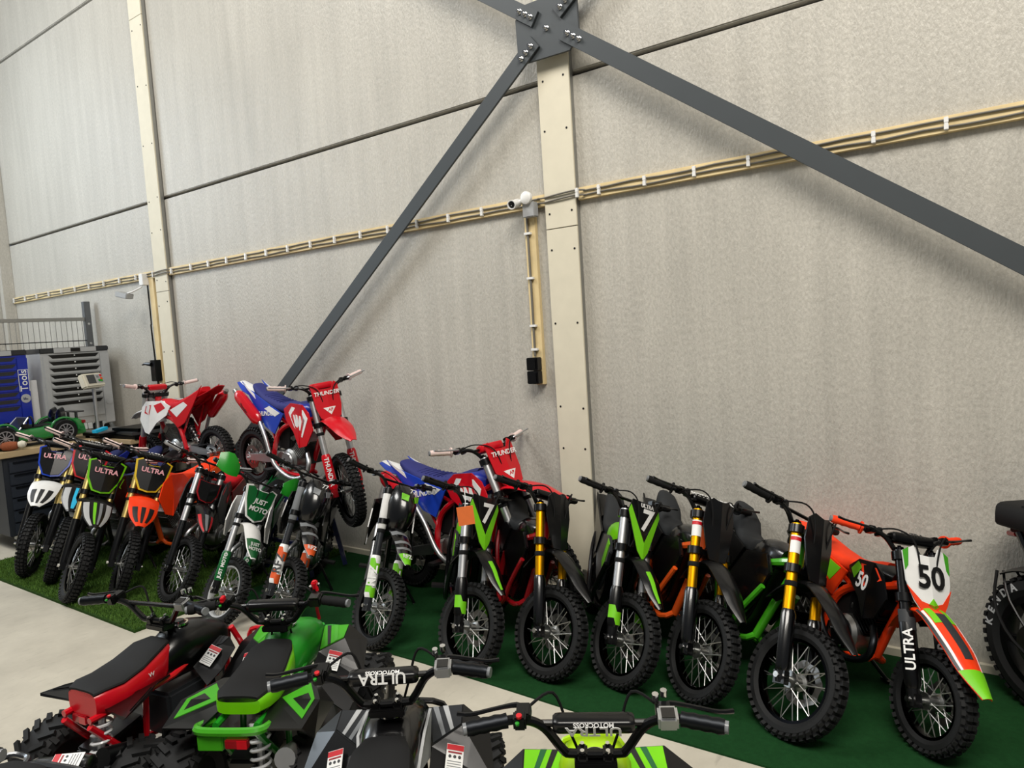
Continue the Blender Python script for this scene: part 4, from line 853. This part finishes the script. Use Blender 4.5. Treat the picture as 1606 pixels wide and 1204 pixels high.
        rt = Vector((0, -1, 0)); up = Vector((.8, 0, .6))
        nrm = (p3-p5).cross(Vector(v[7])-p5).normalized(); nrm = nrm if nrm.z > 0 else -nrm
        up = (Vector((1, 0, .5))-nrm*Vector((1, 0, .5)).dot(nrm)).normalized(); rt = up.cross(nrm)
        warn_label(fd, frame(ctr+nrm*.010, rt, up))
    # rear fenders
    for sg in (-1, 1):
        v = [(-.15, .085*sg, .425), (-.18, .17*sg, .43), (-.32, .245*sg, .425), (-.45, .235*sg, .40), (-.46, .10*sg, .405), (-.30, .075*sg, .42), (-.22, .25*sg, .36), (-.42, .26*sg, .35)]
        if c.get('sport'): v = [(-.12, .085*sg, .415), (-.20, .12*sg, .425), (-.33, .20*sg, .43), (-.40, .235*sg, .425), (-.37, .07*sg, .41), (-.25, .06*sg, .415), (-.26, .16*sg, .415), (-.36, .215*sg, .42)]
        fd = shell(MB(), v, [(0, 1, 2, 5), (5, 2, 3, 4), (1, 6, 2), (2, 6, 7, 3)], .007).build('rear_fender', BP, root, smooth=False)
        q = [Vector(v[i]) for i in (1, 2, 3, 5)]; cen = sum(q, Vector())/4; q = [cen+(p-cen)*.7+Vector((0, 0, .004)) for p in q]
        MB().raw(q+[p-Vector((0, 0, .006)) for p in q], [(0, 1, 2, 3), (7, 6, 5, 4), (0, 4, 5, 1), (1, 5, 6, 2), (2, 6, 7, 3), (3, 7, 4, 0)]).build('graphic', P(c['graphic'][-1], 'plastic'), fd)
    if c.get('taillabel'):
        rs = []
        m0, m1 = Vector((-.50, -.14, .365)), Vector((-.55, .05, .375)); dm = (m1-m0).normalized(); ww = Vector((.35, .3, .82)); ww = (ww-dm*ww.dot(dm)).normalized(); uu = dm.cross(ww)
        for q, k_ in ((0, .6), (.06, .95), (.12, 1), (.9, 1), (.97, .9), (1, .6)): rs.append([m0.lerp(m1, q)+k_*.036*(uu*math.cos(t)+ww*math.sin(t)) for t in [2*math.pi*j/16 for j in range(16)]])
        mfl = MB().rings(rs).build('muffler', P('black', 'paint'), root)
        warn_label(mfl, frame(m0.lerp(m1, .66)+ww*.0372, (-dm).cross(ww), -dm), .045, .095)
        MB().tube([m0+dm*.03, Vector((-.36, -.12, .30)), Vector((-.15, -.10, .25))], .014, 8, 3).build('exhaust_pipe', P('silver', 'metal'), root)
        MB().tube([(-.40, -.20, .33), (-.54, -.22, .35), (-.575, -.27, .35), (-.55, -.33, .35), (-.40, -.35, .32)], .010, 8, 4).tube([(-.30, -.10, .34), (-.40, -.20, .33)], .010, 8).build('side_bumper', P('charcoal', 'paint'), root)
    # seat: coloured base, black top
    sh_ = c.get('seath', 0)
    ss = [(-.09, .525, .46, .06), (-.14, .52, .43, .085), (-.22, .49, .42, .095), (-.30, .475, .42, .10), (-.36, .478, .425, .095), (-.395, .47, .43, .075)]
    sb = MB().rings([sring(a_, (zt+zb-sh_)/2, hw, (zt-zb+sh_)/2, 4) for a_, zt, zb, hw in ss]).build('seat', P(*c['seat']), root)
    MB().rings([sring(a_, zt-.004, hw*.93, .011, 3) for a_, zt, zb, hw in ss]).build('seat_top', P('softblack', 'matte'), sb)
    # tail: rack tube, bracket, lamp
    if not c.get('sport'): MB().tube([(-.38, -.10, .385), (-.44, -.115, .40), (-.475, -.09, .405), (-.48, 0, .405), (-.475, .09, .405), (-.44, .115, .40), (-.38, .10, .385)], .014, 8, 4).build('grab_rail', P(c['rail'], 'paint'), root)
    if not c.get('sport'): MB().box((-.468, .06, .365), (.02, .085, .05)).box((-.46, -.01, .37), (.012, .09, .03)).build('tail_bracket', P(c['rail'], 'paint'), root, bevel=.003)
    tx = .09 if c.get('sport') else 0
    tl = MB().box((-.482+tx, -.035+tx*.6, .37), (.02, .075, .03)).build('tail_lamp', P('darkred', 'paint'), root, bevel=.003)
    MB().box((-.4925+tx, -.055+tx*.6, .37), (.002, .033, .026)).build('reflector', P('red', 'paint'), tl)
    mf = MB().tube([(-.12, -.13, .20), (-.30, -.15, .25)], .012, 8).tube([(-.28, -.15, .245), (-.45, -.17, .30)], [.03, .034], 14).build('exhaust', P(c.get('exhaust', 'silver'), 'metal'), root)
    # steering column and bars
    MB().tube([(.14, 0, .42), (c.get('bo', -.05)+.01, 0, .575)], .017, 10).build('steering_column', P('softblack'), root)
    MB().box((c.get('bo', -.05)+.005, 0, .572), (.05, .10, .022)).build('bar_yoke', P('softblack'), root, bevel=.004)
    bo = c.get('bo', -.05); rs_ = c.get('rise', .108); dz_ = rs_-.108
    M = T(bo, 0, .595) @ RZ(R(c.get('steer', 0))) @ RY(R(-14))
    bar = handlebar(root, M, c.get('hw', .285), rs_, -.045, .012, cfx=.035, grip=c.get('grip', ('charcoal', 'metal')), pad=c.get('pad', BP), padtext=c.get('padtext'), padsize=(.19, .042), tsize=.040, padback=c.get('padback', 52), padsub=c.get('padsub'), gl=.095, gflange=False, sw=False, cblk=.1)
    # thumb throttle housing with display on the right, button block on the left
    th = MB().box((-.02, -.168, .121+dz_), (.045, .045, .036)).build('throttle_housing', P('silver', 'metal') if not c.get('plainthrottle') else BP, bar, bevel=.005)
    MB().box((-.025, -.168, .1405+dz_), (.03, .03, .003)).build('display', P('black', 'paint'), th)
    ml = MB()
    for k in range(2): ml.lathe([(0, -.008), (.008, -.008), (.008, .008), (0, .008)], c=(.02+.012*k, -.145-.02*k, .145+dz_), axis='z', n=8)
    ml.build('cable_adjuster', CHROME, bar)
    bb = MB().box((-.02, .168, .118+dz_), (.03, .03, .036)).build('button_block', BP, bar, bevel=.004)
    MB().lathe([(0, 0), (.007, 0), (.007, .006), (0, .006)], c=(-.028, .168, .135+dz_), axis='z', n=10).build('red_button', P('red', 'paint'), bb)
    MB().lathe([(0, 0), (.005, 0), (.005, .005), (0, .005)], c=(-.040, .172, .125+dz_), axis='z', n=10).build('green_button', P('kawa', 'paint'), bb)
    if c.get('badge'): text(sb, '♛' if False else 'W', .022, P('white', 'print'), frame((-.20, -.0975, .453), (1, 0, 0), (0, 0, 1)))
    if c.get('tether'):
        t = MB().tube([(.03, -.155, .143), (.02, -.165, .10), (.0, -.16, .06), (-.01, -.165, .01)], [.008, .006, .006, .006], 8, 3).build('kill_cord', P('red', 'plastic'), bar)
        MB().box((.03, -.155, .151+dz_), (.024, .02, .03)).build('kill_cord_cap', P('red', 'plastic'), t, bevel=.004)
        MB().box((-.02, .168, .141+dz_), (.024, .014, .02)).build('kill_switch', P('red', 'plastic'), bar, bevel=.002)
    return root
QUADS = [
 dict(pose=(-2.675, -2.155, 99), label='red and black quad bike with black and red seat, leftmost of the foreground row', body=('black', 'plastic'), frame=('red', 'paint'), seat=('red', 'plastic'), graphic=('charcoal', 'black', 'black'), rail='black', badge=True, pad=None, fk=.55, seath=.045, steer=8, bo=-.085, rise=.085, sport=True, exhaust='charcoal'),
 dict(pose=(-2.266, -1.956, 119), label='bright green quad bike with black and green seat', body=('kawa', 'plastic'), frame=('kawa', 'paint'), seat=('neon', 'plastic'), graphic=('green', 'black', 'green'), rail='green', badge=True, pad=P('softblack', 'plastic'), grip=('softblack', 'rubber'), tether=True, plainthrottle=True, seath=.015, steer=4, bo=-.085, rise=.085),
 dict(pose=(-1.455, -2.215, 124), label='black quad bike with grey flank graphics and white lettered bar pad', body=('black', 'paint'), frame=('black', 'paint'), seat=('softblack', 'matte'), graphic=('charcoal', 'grey', 'lgrey'), rail='black', padtext='ULTRA', padback=62, padsub=('MOTOCROSS', 24), panelcol='lgrey', steer=2, bo=-.035),
 dict(pose=(-.855, -2.115, 122), label='lime green quad bike at the bottom edge with green splash fenders', body=('lime', 'plastic'), frame=('lime', 'paint'), seat=('neon', 'plastic'), graphic=('neon', 'black', 'dgreen'), rail='green', padtext='ULTRA', padback=98, padsub=('MOTOCROSS', 58), steer=-2, bo=-.06),
 dict(pose=(-2.16, -3.20, -72), label='dark quad bike cut off by the bottom left corner, only its tail showing', body=('black', 'paint'), frame=('black', 'paint'), seat=('softblack', 'matte'), graphic=('charcoal', 'grey', 'lgrey'), rail='charcoal', taillabel=True),
]
for c in QUADS: quad_bike(c)

# ------------------------------------------------------------------ stands under the raised bikes
def trestle(label, x0, x1, y0, y1, zt, col):
    o = thing('bike_stand', label, 'stand', T((x0+x1)/2, (y0+y1)/2, 0)); m = P(col, 'paint'); L = (x1-x0)/2; W = (y1-y0)/2
    for sg in (-1, 1): MB().box((0, sg*W, zt-.02), (2*L, .04, .04)).build('top_rail', m, o, bevel=.003)
    for sx in (-1, 1):
        MB().box((sx*L*.8, 0, zt-.02), (.04, 2*W, .04)).build('cross_bar', m, o, bevel=.003)
        for sy in (-1, 1):
            MB().tube([(sx*L*.72, sy*W, zt-.03), (sx*(L+.06), sy*(W+.03), .02)], .021, 4).build('leg', m, o)
            MB().tube([(sx*L*.30, sy*W, zt-.03), (sx*(L*.95), sy*(W+.015), zt*.5)], .015, 4).build('strut', m, o)
    for sy in (-1, 1): MB().box((0, sy*(W+.018), zt*.42), (2*L*.9, .02, .025)).build('lower_rail', m, o)
    return o
trestle('dark blue steel trestle stand under the raised red and blue bike', -4.36, -3.98, -.53, -.30, .55, 'navy')
trestle('black steel trestle stand under the raised red and white bike', -5.86, -5.46, -.47, -.30, .60, 'black')

# ------------------------------------------------------------------ fat tyre electric bike at the right edge
def fat_bike():
    M = T(.075, -.285, .008) @ RZ(R(-42)) @ RX(R(-4))
    o = thing('electric_bike', 'black fat tyre electric bike with ribbed seat, cut off by the right edge', 'bike', M)
    Rr, w_ = .265, .10; BLK = P('softblack', 'plastic'); BM = P('black', 'paint')
    def fat(px, nm):
        mb = MB(); h = w_/2; rr = Rr*.70; q = Rr-.006
        mb.lathe([(rr, -h*.7), (rr+.35*(q-rr), -h), (rr+.75*(q-rr), -h*.93), (q, -h*.4), (q, h*.4), (rr+.75*(q-rr), h*.93), (rr+.35*(q-rr), h), (rr, h*.7)], n=48, closed=True)
        n = 44
        for i in range(n):
            for yy in (-.34, -.12, .12, .34):
                a = 2*math.pi*(i+(.5 if abs(yy) < .2 else 0))/n
                M2 = RY(-a) @ T(Rr-.004-(.006 if abs(yy) > .2 else 0), yy*w_, 0)
                mb.raw([M2 @ Vector((x*.005, y*.011, z*.010)) for z in (-1, 1) for y in (-1, 1) for x in (-1, 1)], [(0, 2, 3, 1), (4, 5, 7, 6), (0, 1, 5, 4), (2, 6, 7, 3), (0, 4, 6, 2), (1, 3, 7, 5)])
        wh = mb.build(nm, RUBBER, o, T(px, 0, Rr), ang=30)
        r = MB().lathe([(rr+.004, -h*.74), (rr-.02, -h*.7), (rr-.026, 0), (rr-.02, h*.7), (rr+.004, h*.74), (rr, h*.3), (rr, -h*.3)], n=40, closed=True)
        for k in range(6):
            a = 2*math.pi*k/6+.2; r.box((math.cos(a)*rr*.52, 0, math.sin(a)*rr*.52), (rr*.98, .035, .026), RY(-a).to_3x3())
        r.lathe([(0, -.06), (.05, -.06), (.06, -.045), (.06, .045), (.05, .06), (0, .06)], n=20)
        r.build('alloy_rim', BLK, wh)
        for k, ch in enumerate('KENDA'):
            a = R(176-13*k)
            text(wh, ch, .042, P('lgrey', 'print'), frame((math.cos(a)*Rr*.85, -w_*.505, math.sin(a)*Rr*.85), (math.sin(a), 0, -math.cos(a)), (math.cos(a), 0, math.sin(a))), bold=.03)
        MB().lathe([(.05, -.003), (.085, -.003), (.085, .003), (.05, .003)], c=(0, -.066, 0), n=36, closed=True).build('brake_disc', DISC, wh)
        return wh
    fat(0, 'rear_wheel'); fat(1.12, 'front_wheel')
    MB().strip([(-.19, .50, .055, .01), (-.10, .545, .062, .015), (.05, .56, .062, .015), (.20, .52, .06, .012)]).build('rear_fender', BLK, o)
    MB().tube([(-.19, -.03, .50), (-.13, -.06, .40), (0, -.07, .275)], .005, 6, 3).build('fender_stay', BLK, o)
    MB().tube([(-.19, .03, .50), (-.13, .06, .40), (0, .07, .275)], .005, 6, 3).build('fender_stay', BLK, o)
    f = MB()
    for sg in (-1, 1):
        f.tube([(0, .075*sg, .275), (.35, .06*sg, .30), (.55, .04*sg, .40)], .015, 8, 3)
        f.tube([(.0, .075*sg, .275), (.30, .05*sg, .55), (.42, .04*sg, .66)], .013, 8)
        f.tube([(-.10, .06*sg, .685), (-.04, .06*sg, .60), (.06, .06*sg, .575), (.42, .05*sg, .60)], .016, 8, 4)
        f.tube([(.02, .06*sg, .68), (.12, .06*sg, .58)], .013, 8)
    f.tube([(.42, 0, .66), (.85, 0, .72), (.92, 0, .70)], .03, 10); f.tube([(.55, 0, .38), (.88, 0, .66)], .03, 10); f.tube([(.86, 0, .62), (.80, 0, .86)], .026, 10)
    for sg in (-1, 1): f.tube([(1.12, .08*sg, .275), (.96, .08*sg, .66), (.90, .07*sg, .86)], .018, 8)
    f.build('frame', BM, o)
    MB().box((.62, 0, .53), (.28, .09, .16), RY(R(-28)).to_3x3()).build('battery_box', BLK, o, bevel=.01)
    st = MB().rings([sring(a, zc, hw, hh, 4.5) for a, zc, hw, hh in ((-.19, .735, .075, .04), (-.18, .738, .095, .05), (.0, .738, .105, .05), (.25, .732, .10, .048), (.45, .725, .08, .045), (.47, .725, .06, .035))]).build('seat', P('softblack', 'matte'), o, ang=50)
    for k in range(11):
        MB().tube([(-.08+.045*k, -.075, .786), (-.08+.045*k, .075, .786)], .006, 6).build('seat_rib', P('softblack', 'matte'), st)
    MB().box((.16, 0, .685), (.60, .13, .018)).build('seat_base', BLK, o, bevel=.004)
    MB().tube([(-.12, -.05, .67), (-.17, -.03, .66)], .012, 8).build('tail_lamp', P('darkred', 'paint'), o)
    MB().box((.05, -.085, .26), (.09, .012, .06)).build('brake_caliper', IRON, o, bevel=.004)
    MB().lathe([(0, -.004), (.012, -.004), (.012, .004), (0, .004)], c=(.05, -.095, .265), n=8).build('caliper_bolt', CHROME, o)
    MB().tube([(-.20, -.05, .50), (-.16, -.09, .36), (-.02, -.1, .24), (.3, -.09, .17)], .006, 6, 4).build('cable', P('black', 'rubber'), o)
    MB().tube([(.3, .05, .28), (.34, .20, .01)], .01, 8).build('side_stand', BM, o)
    handlebar(o, T(.80, 0, .93), .34, .10, -.10, .02)
fat_bike()

# ------------------------------------------------------------------ workbench corner at the left
def corner():
    # rolling tool chest used as bench
    o = thing('tool_chest', 'dark rolling tool chest with wooden top behind the white and blue bike', 'tool chest', T(-7.42, -.74, 0))
    MB().box((0, 0, .47), (1.04, 1.10, .66)).build('body', P('navy', 'plastic') if False else mat('chest_paint', '#1b2028', .5), o, bevel=.006)
    MB().box((0, 0, .835), (1.12, 1.16, .05)).build('wooden_top', mat('bench_wood', '#b9a27c', .6, noise=.15, nscale=6), o, bevel=.004)
    for k in range(6):
        d = MB().box((.53, 0, .20+.105*k), (.02, 1.02, .094)).build('drawer', mat('drawer_paint', '#222832', .45), o, bevel=.003)
        MB().box((.545, 0, .235+.105*k), (.012, .96, .016)).build('drawer_handle', P('charcoal', 'metal'), d)
    for sx in (-1, 1):
        for sy in (-1, 1):
            cs = MB().lathe([(0, -.018), (.055, -.018), (.06, -.01), (.06, .01), (.055, .018), (0, .018)], c=(sx*.44, sy*.46, .06), n=18).build('caster', P('softblack', 'rubber'), o)
            MB().box((sx*.44, sy*.46, .115), (.08, .05, .04)).build('caster_fork', GALV, cs)
    zt = .862
    # side bench carrying metal plates
    b = thing('work_table', 'narrow dark table with stacked metal plates beside the left column', 'table', T(-6.62, -.27, 0))
    MB().box((0, 0, .83), (.42, .40, .04)).build('table_top', mat('bench_wood', '#b9a27c', .6), b, bevel=.003)
    for sx in (-1, 1):
        for sy in (-1, 1): MB().box((sx*.18, sy*.17, .405), (.04, .04, .81)).build('leg', P('black', 'paint'), b)
    for k, (dz, sx, sy, col, an) in enumerate(((.02, .46, .36, 'charcoal', 3), (.055, .44, .34, 'grey', -4), (.085, .40, .32, 'softblack', 6))):
        p = MB().box((0, 0, 0), (sx, sy, .03)).build('metal_plate', P(col, 'metal'), None, bevel=.003); p.matrix_world = T(-6.63+.02*k, -.27, .85+dz-.004) @ RZ(R(an))
        tag(p, ('dark grey flat metal ramp lying lowest on the narrow table', 'mid grey flat metal ramp lying between two darker ones on the table', 'black flat metal ramp lying on top of the grey one')[k], 'ramp', 'flat metal ramps on the table')
    # platform scale
    s = thing('platform_scale', 'electronic platform scale with beige display head on a steel pole', 'scale', T(-6.97, -.42, zt))
    MB().box((.05, 0, .035), (.34, .30, .03)).build('platform', P('charcoal', 'metal'), s, bevel=.005)
    MB().box((.05, 0, .056), (.36, .32, .014)).build('weighing_plate', P('lgrey', 'metal'), s, bevel=.003)
    for sx in (-1, 1):
        for sy in (-1, 1): MB().lathe([(0, 0), (.018, 0), (.018, .022), (0, .022)], c=(.05+sx*.14, sy*.12, 0), axis='z', n=10).build('foot', P('black', 'rubber'), s)
    MB().tube([(-.14, .0, .03), (-.14, 0, .46)], .016, 12).build('pole', P('silver', 'metal'), s)
    Mh = T(-.12, -.02, .52) @ RZ(R(25)) @ RY(R(-18))
    hd = MB().box((0, 0, 0), (.07, .24, .135)).build('display_head', P('cream', 'plastic'), s, Mh, bevel=.012)
    MB().box((.036, -.035, .008), (.004, .095, .085)).build('screen', P('charcoal', 'paint'), hd)
    MB().box((.036, .062, .008), (.004, .085, .085)).build('keypad', P('lgrey', 'plastic'), hd)
    for (dy, dz, col) in ((.085, .028, 'red'), (.085, .0, 'dorange'), (.055, -.018, 'kawa'), (.08, -.022, 'kawa'), (.045, .02, 'grey')): MB().box((.039, dy, .008+dz), (.004, .026, .022)).build('key', P(col, 'plastic'), hd, bevel=.001)
    p = MB().box((0, 0, 0), (.055, .13, .028)).build('marker_box', P('cyan', 'plastic'), None, bevel=.003); p.matrix_world = T(-6.80, -.54, zt+.08) @ RZ(R(20)) @ RX(R(8)); tag(p, 'bright cyan plastic box lying on the platform scale', 'box')
    # green ride-on car
    car()
    # teddy / brown toy
    t = thing('soft_toy', 'small brown and white soft toy at the front edge of the chest top', 'toy', T(-6.93, -1.21, zt) @ RZ(R(60)))
    MB().rings([sring(a, .04, hw, hh, 2) for a, hw, hh in ((-.07, .01, .01), (-.05, .035, .033), (0, .045, .04), (.05, .035, .032), (.065, .012, .012))]).build('body', mat('toy_fur', '#8a4a2c', .95, bump=.6, bscale=120), t)
    MB().rings([sring(.085+a, .045, r, r, 2) for a, r in ((-.035, .006), (-.025, .024), (0, .033), (.025, .024), (.035, .006))]).build('head', P('cream', 'matte'), t)
    # mesh fence
    f = thing('mesh_fence', 'galvanised wire mesh fence panel with square post behind the tool cabinets', 'fence', T(-7.86, 0, 0))
    MB().box((0, -.08, 1.09), (.06, .06, 2.18)).build('post', P('grey', 'metal'), f, bevel=.003)
    for zz in (1.55, 1.75, 1.95): MB().lathe([(0, 0), (.012, 0), (.012, -.006), (0, -.006)], c=(.031, -.08, zz), axis='x', n=8).build('bolt', CHROME, f)
    for z_, hh in ((2.0, .035), (.85, .035)): MB().box((0, -1.5, z_), (.03, 2.8, hh)).build('frame_rail', GALV, f, bevel=.002)
    for z_ in (1.78, 1.4, 1.05): MB().tube([(.006, -.11, z_), (.006, -3.0, z_)], .005, 6).build('cross_wire', P('charcoal', 'metal'), f)
    wm = MB().tube([(0, 0, .86), (0, 0, 1.99)], .0032, 5).mesh('wire', GALV)
    k = 0; y_ = -.135
    while y_ > -2.4: inst('wire', wm, f, T(0, y_, 0)); y_ -= .05
    # tool cabinets
    cabinet('silver tool cabinet with eight drawers standing under the mesh fence', -7.45, -.71, -.10, 'lgrey', 'lgrey', None)
    cabinet('blue tool cabinet with white upright lettering at the left edge', -7.46, -1.46, -.82, 'blue', 'blue', 'F Tools')
    # white sheet standing in for the brightly lit wall between the cabinets
    p = MB().box((0, 0, 0), (.03, .075, .56)).build('lit_wall_sheet', P('white', 'plastic'), None, bevel=.004); p.matrix_world = T(-7.55, -.765, 1.143); tag(p, 'tall white sheet standing in for lit wall between blue and silver cabinets', 'panel')
def cabinet(label, xf, y0, y1, face, drawer, txt):
    z0, z1 = .885, 1.70; W = y1-y0; yc = (y0+y1)/2
    o = thing('tool_cabinet', label, 'tool cabinet', T(xf, yc, 0)); col = P(face, 'plastic'); ch = P('charcoal', 'plastic')
    D_ = .34
    MB().box((-D_/2, 0, (z0+z1)/2+.03), (D_, W, z1-z0-.10)).build('body', col, o, bevel=.004)
    tp = MB().box((-D_/2, 0, z1-.012), (D_+.02, W+.01, .05)).build('top_frame', ch, o, bevel=.008)
    MB().box((.012, 0, z1-.012), (.006, W*.62, .044)).build('top_strip', P('lgrey', 'plastic'), tp)
    MB().box((.017, 0, z1-.012), (.004, W*.14, .034)).build('name_badge', P('black', 'plastic'), tp)
    sy = W/2-.055
    for sg in (-1, 1): MB().box((.003, sg*(W/2-.042), (z0+z1)/2), (.02, .084 if sg > 0 else .05, z1-z0-.12)).build('side_post', col, o, bevel=.004)
    n = 8; hz = z1-.05
    for k in range(n):
        hh = .058 if k < 7 else .17; zc = hz-.5*hh; hz -= hh+.006
        dr = MB().box((.0, -.012, zc), (.016, W-.15, hh)).build('drawer', P(drawer, 'plastic'), o, bevel=.002)
        MB().prism([(-W/2+.085, zc+hh/2-.004), (W/2-.115, zc+hh/2-.004), (W/2-.15, zc+hh/2-.026), (-W/2+.12, zc+hh/2-.026)], lambda a, b_: .0, .0).v
        pr = MB(); yy0, yy1 = -W/2+.065, W/2-.09; zt_ = zc+hh/2-.003
        v = [(.010, yy0, zt_), (.010, yy1, zt_), (.010, yy1-.035, zt_-.034), (.010, yy0+.035, zt_-.034)]; v += [(.0, a[1], a[2]) for a in v]
        pr.raw(v, [(0, 1, 2, 3), (7, 6, 5, 4), (0, 4, 5, 1), (1, 5, 6, 2), (2, 6, 7, 3), (3, 7, 4, 0)]).build('drawer_grip', P('black', 'plastic') if txt is None else ch, dr)
        if txt is None: MB().lathe([(0, 0), (.006, 0), (.006, .003), (0, .003)], c=(.010, -.012, zt_-.012), axis='x', n=8).build('drawer_badge', P('white', 'print'), dr)
    if txt:
        lt = text(o, 'Tools', .085, P('white', 'print'), frame((.0145, W/2-.045, 1.43), (0, 0, 1), (0, -1, 0)), bold=.01)
        rd = MB().lathe([(0, 0), (.04, 0), (.04, .003), (0, .003)], c=(.0135, W/2-.045, 1.265), axis='x', n=24).build('logo_disc', P('lgrey', 'print'), o)
        text(rd, 'F', .05, P('navy', 'print'), frame((.018, W/2-.045, 1.265), (0, 0, 1), (0, -1, 0)), bold=.02)
        fr = MB()
        for (ya, yb, za, zb) in ((.0, .004, 1.33, 1.53), (.08, .084, 1.33, 1.53), (0, .084, 1.528, 1.532)): fr.box((.0140, W/2-.087+(ya+yb)/2, (za+zb)/2), (.001, yb-ya, zb-za))
        fr.build('logo_outline', P('white', 'print'), o)
    else:
        MB().lathe([(0, 0), (.032, 0), (.032, .003), (0, .003)], c=(.0135, W/2-.042, 1.16), axis='x', n=20).build('logo_disc', P('lgrey', 'print'), o)
    for sx in (-.05, -D_+.05):
        for sg in (-1, 1):
            MB().lathe([(0, -.014), (.034, -.014), (.036, 0), (.034, .014), (0, .014)], c=(sx, sg*(W/2-.06), .898), n=14).build('caster', P('softblack', 'rubber'), o)
    return o
def car():
    zt = .862
    a = Vector((-7.17, -1.22, zt)); b = Vector((-7.17, -.75, zt)); d = (a-b); L = d.length; h = math.atan2(d.y, d.x)
    o = thing('ride_on_car', 'green open top toy ride-on car on the tool chest', 'toy car', T(b.x, b.y, zt) @ RZ(h))
    g = mat('car_green', '#1f7a35', .25, coat=.5); W = .20; k = L/.56
    prof = [(-.22, .10, .06), (-.21, .20, .085), (-.16, .235, .10), (-.05, .225, .10), (.06, .20, .10), (.22, .185, .10), (.40, .185, .10), (.46, .19, .10), (.56, .175, .09), (.70, .14, .07), (.76, .09, .05)]
    rs = []
    for x_, zt_, zb_ in prof:
        ring = []
        zb2 = .06; hw = W if abs(x_-.27) < .4 else W*.9
        for (yy, zz) in ((-1, .15), (-1, .65), (-.93, .92), (-.8, 1), (.8, 1), (.93, .92), (1, .65), (1, .15), (.9, 0), (-.9, 0)): ring.append((x_*k, yy*hw*k, (zb2+(zt_-zb2)*zz)*k))
        rs.append(ring)
    bd = MB().rings(rs).build('body_shell', g, o, ang=40)
    MB().box((.18*k, 0, .188*k), (.34*k, W*1.5*k, .02)).build('cockpit_floor', P('softblack', 'matte'), o)
    for sg in (-1, 1):
        # wheel arches lips and wheels
        for nm, xx in (('rear_wheel', 0), ('front_wheel', .56)):
            wh = MB().lathe([(0, -.03), (.055, -.03), (.06, -.035), (.092, -.035), (.10, -.025), (.10, .025), (.092, .035), (.06, .035), (.055, .03), (0, .03)], c=(0, 0, 0), n=28).build(nm, P('softblack', 'rubber'), o, T(xx*k, sg*(W-.005)*k, .10) )
            sp = MB()
            for q in range(10): an = 2*math.pi*q/10; sp.box((math.cos(an)*.034, sg*.033, math.sin(an)*.034), (.05, .006, .007), RY(-an).to_3x3())
            sp.lathe([(.056, -.002), (.064, -.002), (.064, .002), (.056, .002)], c=(0, sg*.036, 0), n=28, closed=True).lathe([(0, -.003), (.012, -.003), (.012, .003), (0, .003)], c=(0, sg*.035, 0), n=12)
            sp.build('rim_spokes', P('silver', 'metal'), wh)
            pts = [(xx*k+.118*math.cos(q), sg*(W+.002)*k, .10+.118*math.sin(q)) for q in [math.pi*j/10 for j in range(11)]]
            MB().tube(pts, .010, 8).build('wheel_arch', g, o)
        MB().tube([(.02*k, sg*(W+.001)*k, .20*k), (.10*k, sg*(W+.004)*k, .20*k), (.20*k, sg*(W+.004)*k, .195*k)], .004, 6).build('door_line', P('dgreen', 'plastic'), o)
        MB().box((.38*k, sg*(W+.03)*k, .225*k), (.05, .045, .035)).build('wing_mirror', P('black', 'paint'), o, bevel=.008)
        st = MB().rings([[(x_*k, (sg*.09+hw*math.cos(t))*k, (.26+zc+hh*math.sin(t))*k) for t in [2*math.pi*j/12 for j in range(12)]] for x_, zc, hw, hh in ((-.03, .0, .04, .05), (-.045, .02, .065, .09), (.0, .0, .07, .09), (.02, -.01, .05, .06))]).build('seat', P('black', 'paint'), o)
    MB().raw([(.40*k, -.17*k, .185*k), (.40*k, .17*k, .185*k), (.31*k, .14*k, .29*k), (.31*k, -.14*k, .29*k)]+[(.41*k, -.17*k, .185*k), (.41*k, .17*k, .185*k), (.32*k, .14*k, .29*k), (.32*k, -.14*k, .29*k)], [(0, 1, 2, 3), (7, 6, 5, 4), (0, 4, 5, 1), (1, 5, 6, 2), (2, 6, 7, 3), (3, 7, 4, 0)]).build('windscreen', P('charcoal', 'paint'), o)
    MB().tube([(.41*k, -.175*k, .185*k), (.31*k, -.145*k, .295*k), (.31*k, .145*k, .295*k), (.41*k, .175*k, .185*k)], .007, 6).build('windscreen_frame', P('silver', 'metal'), o)
    MB().box((-.19*k, 0, .30*k), (.07, .32*k, .012)).box((-.17*k, -.1*k, .26*k), (.02, .02, .07)).box((-.17*k, .1*k, .26*k), (.02, .02, .07)).build('rear_spoiler', P('black', 'paint'), o, bevel=.002)
    for sg in (-1, 1): MB().box((-.205*k, sg*.14*k, .19*k), (.03, .10*k, .028)).build('tail_lamp', P('darkred', 'paint'), o, bevel=.004)
    MB().lathe([(.05, -.006), (.06, -.006), (.06, .006), (.05, .006)], c=(.27*k, .08*k, .24*k), axis='x', n=18, closed=True).build('steering_wheel', P('black', 'plastic'), o)
corner()
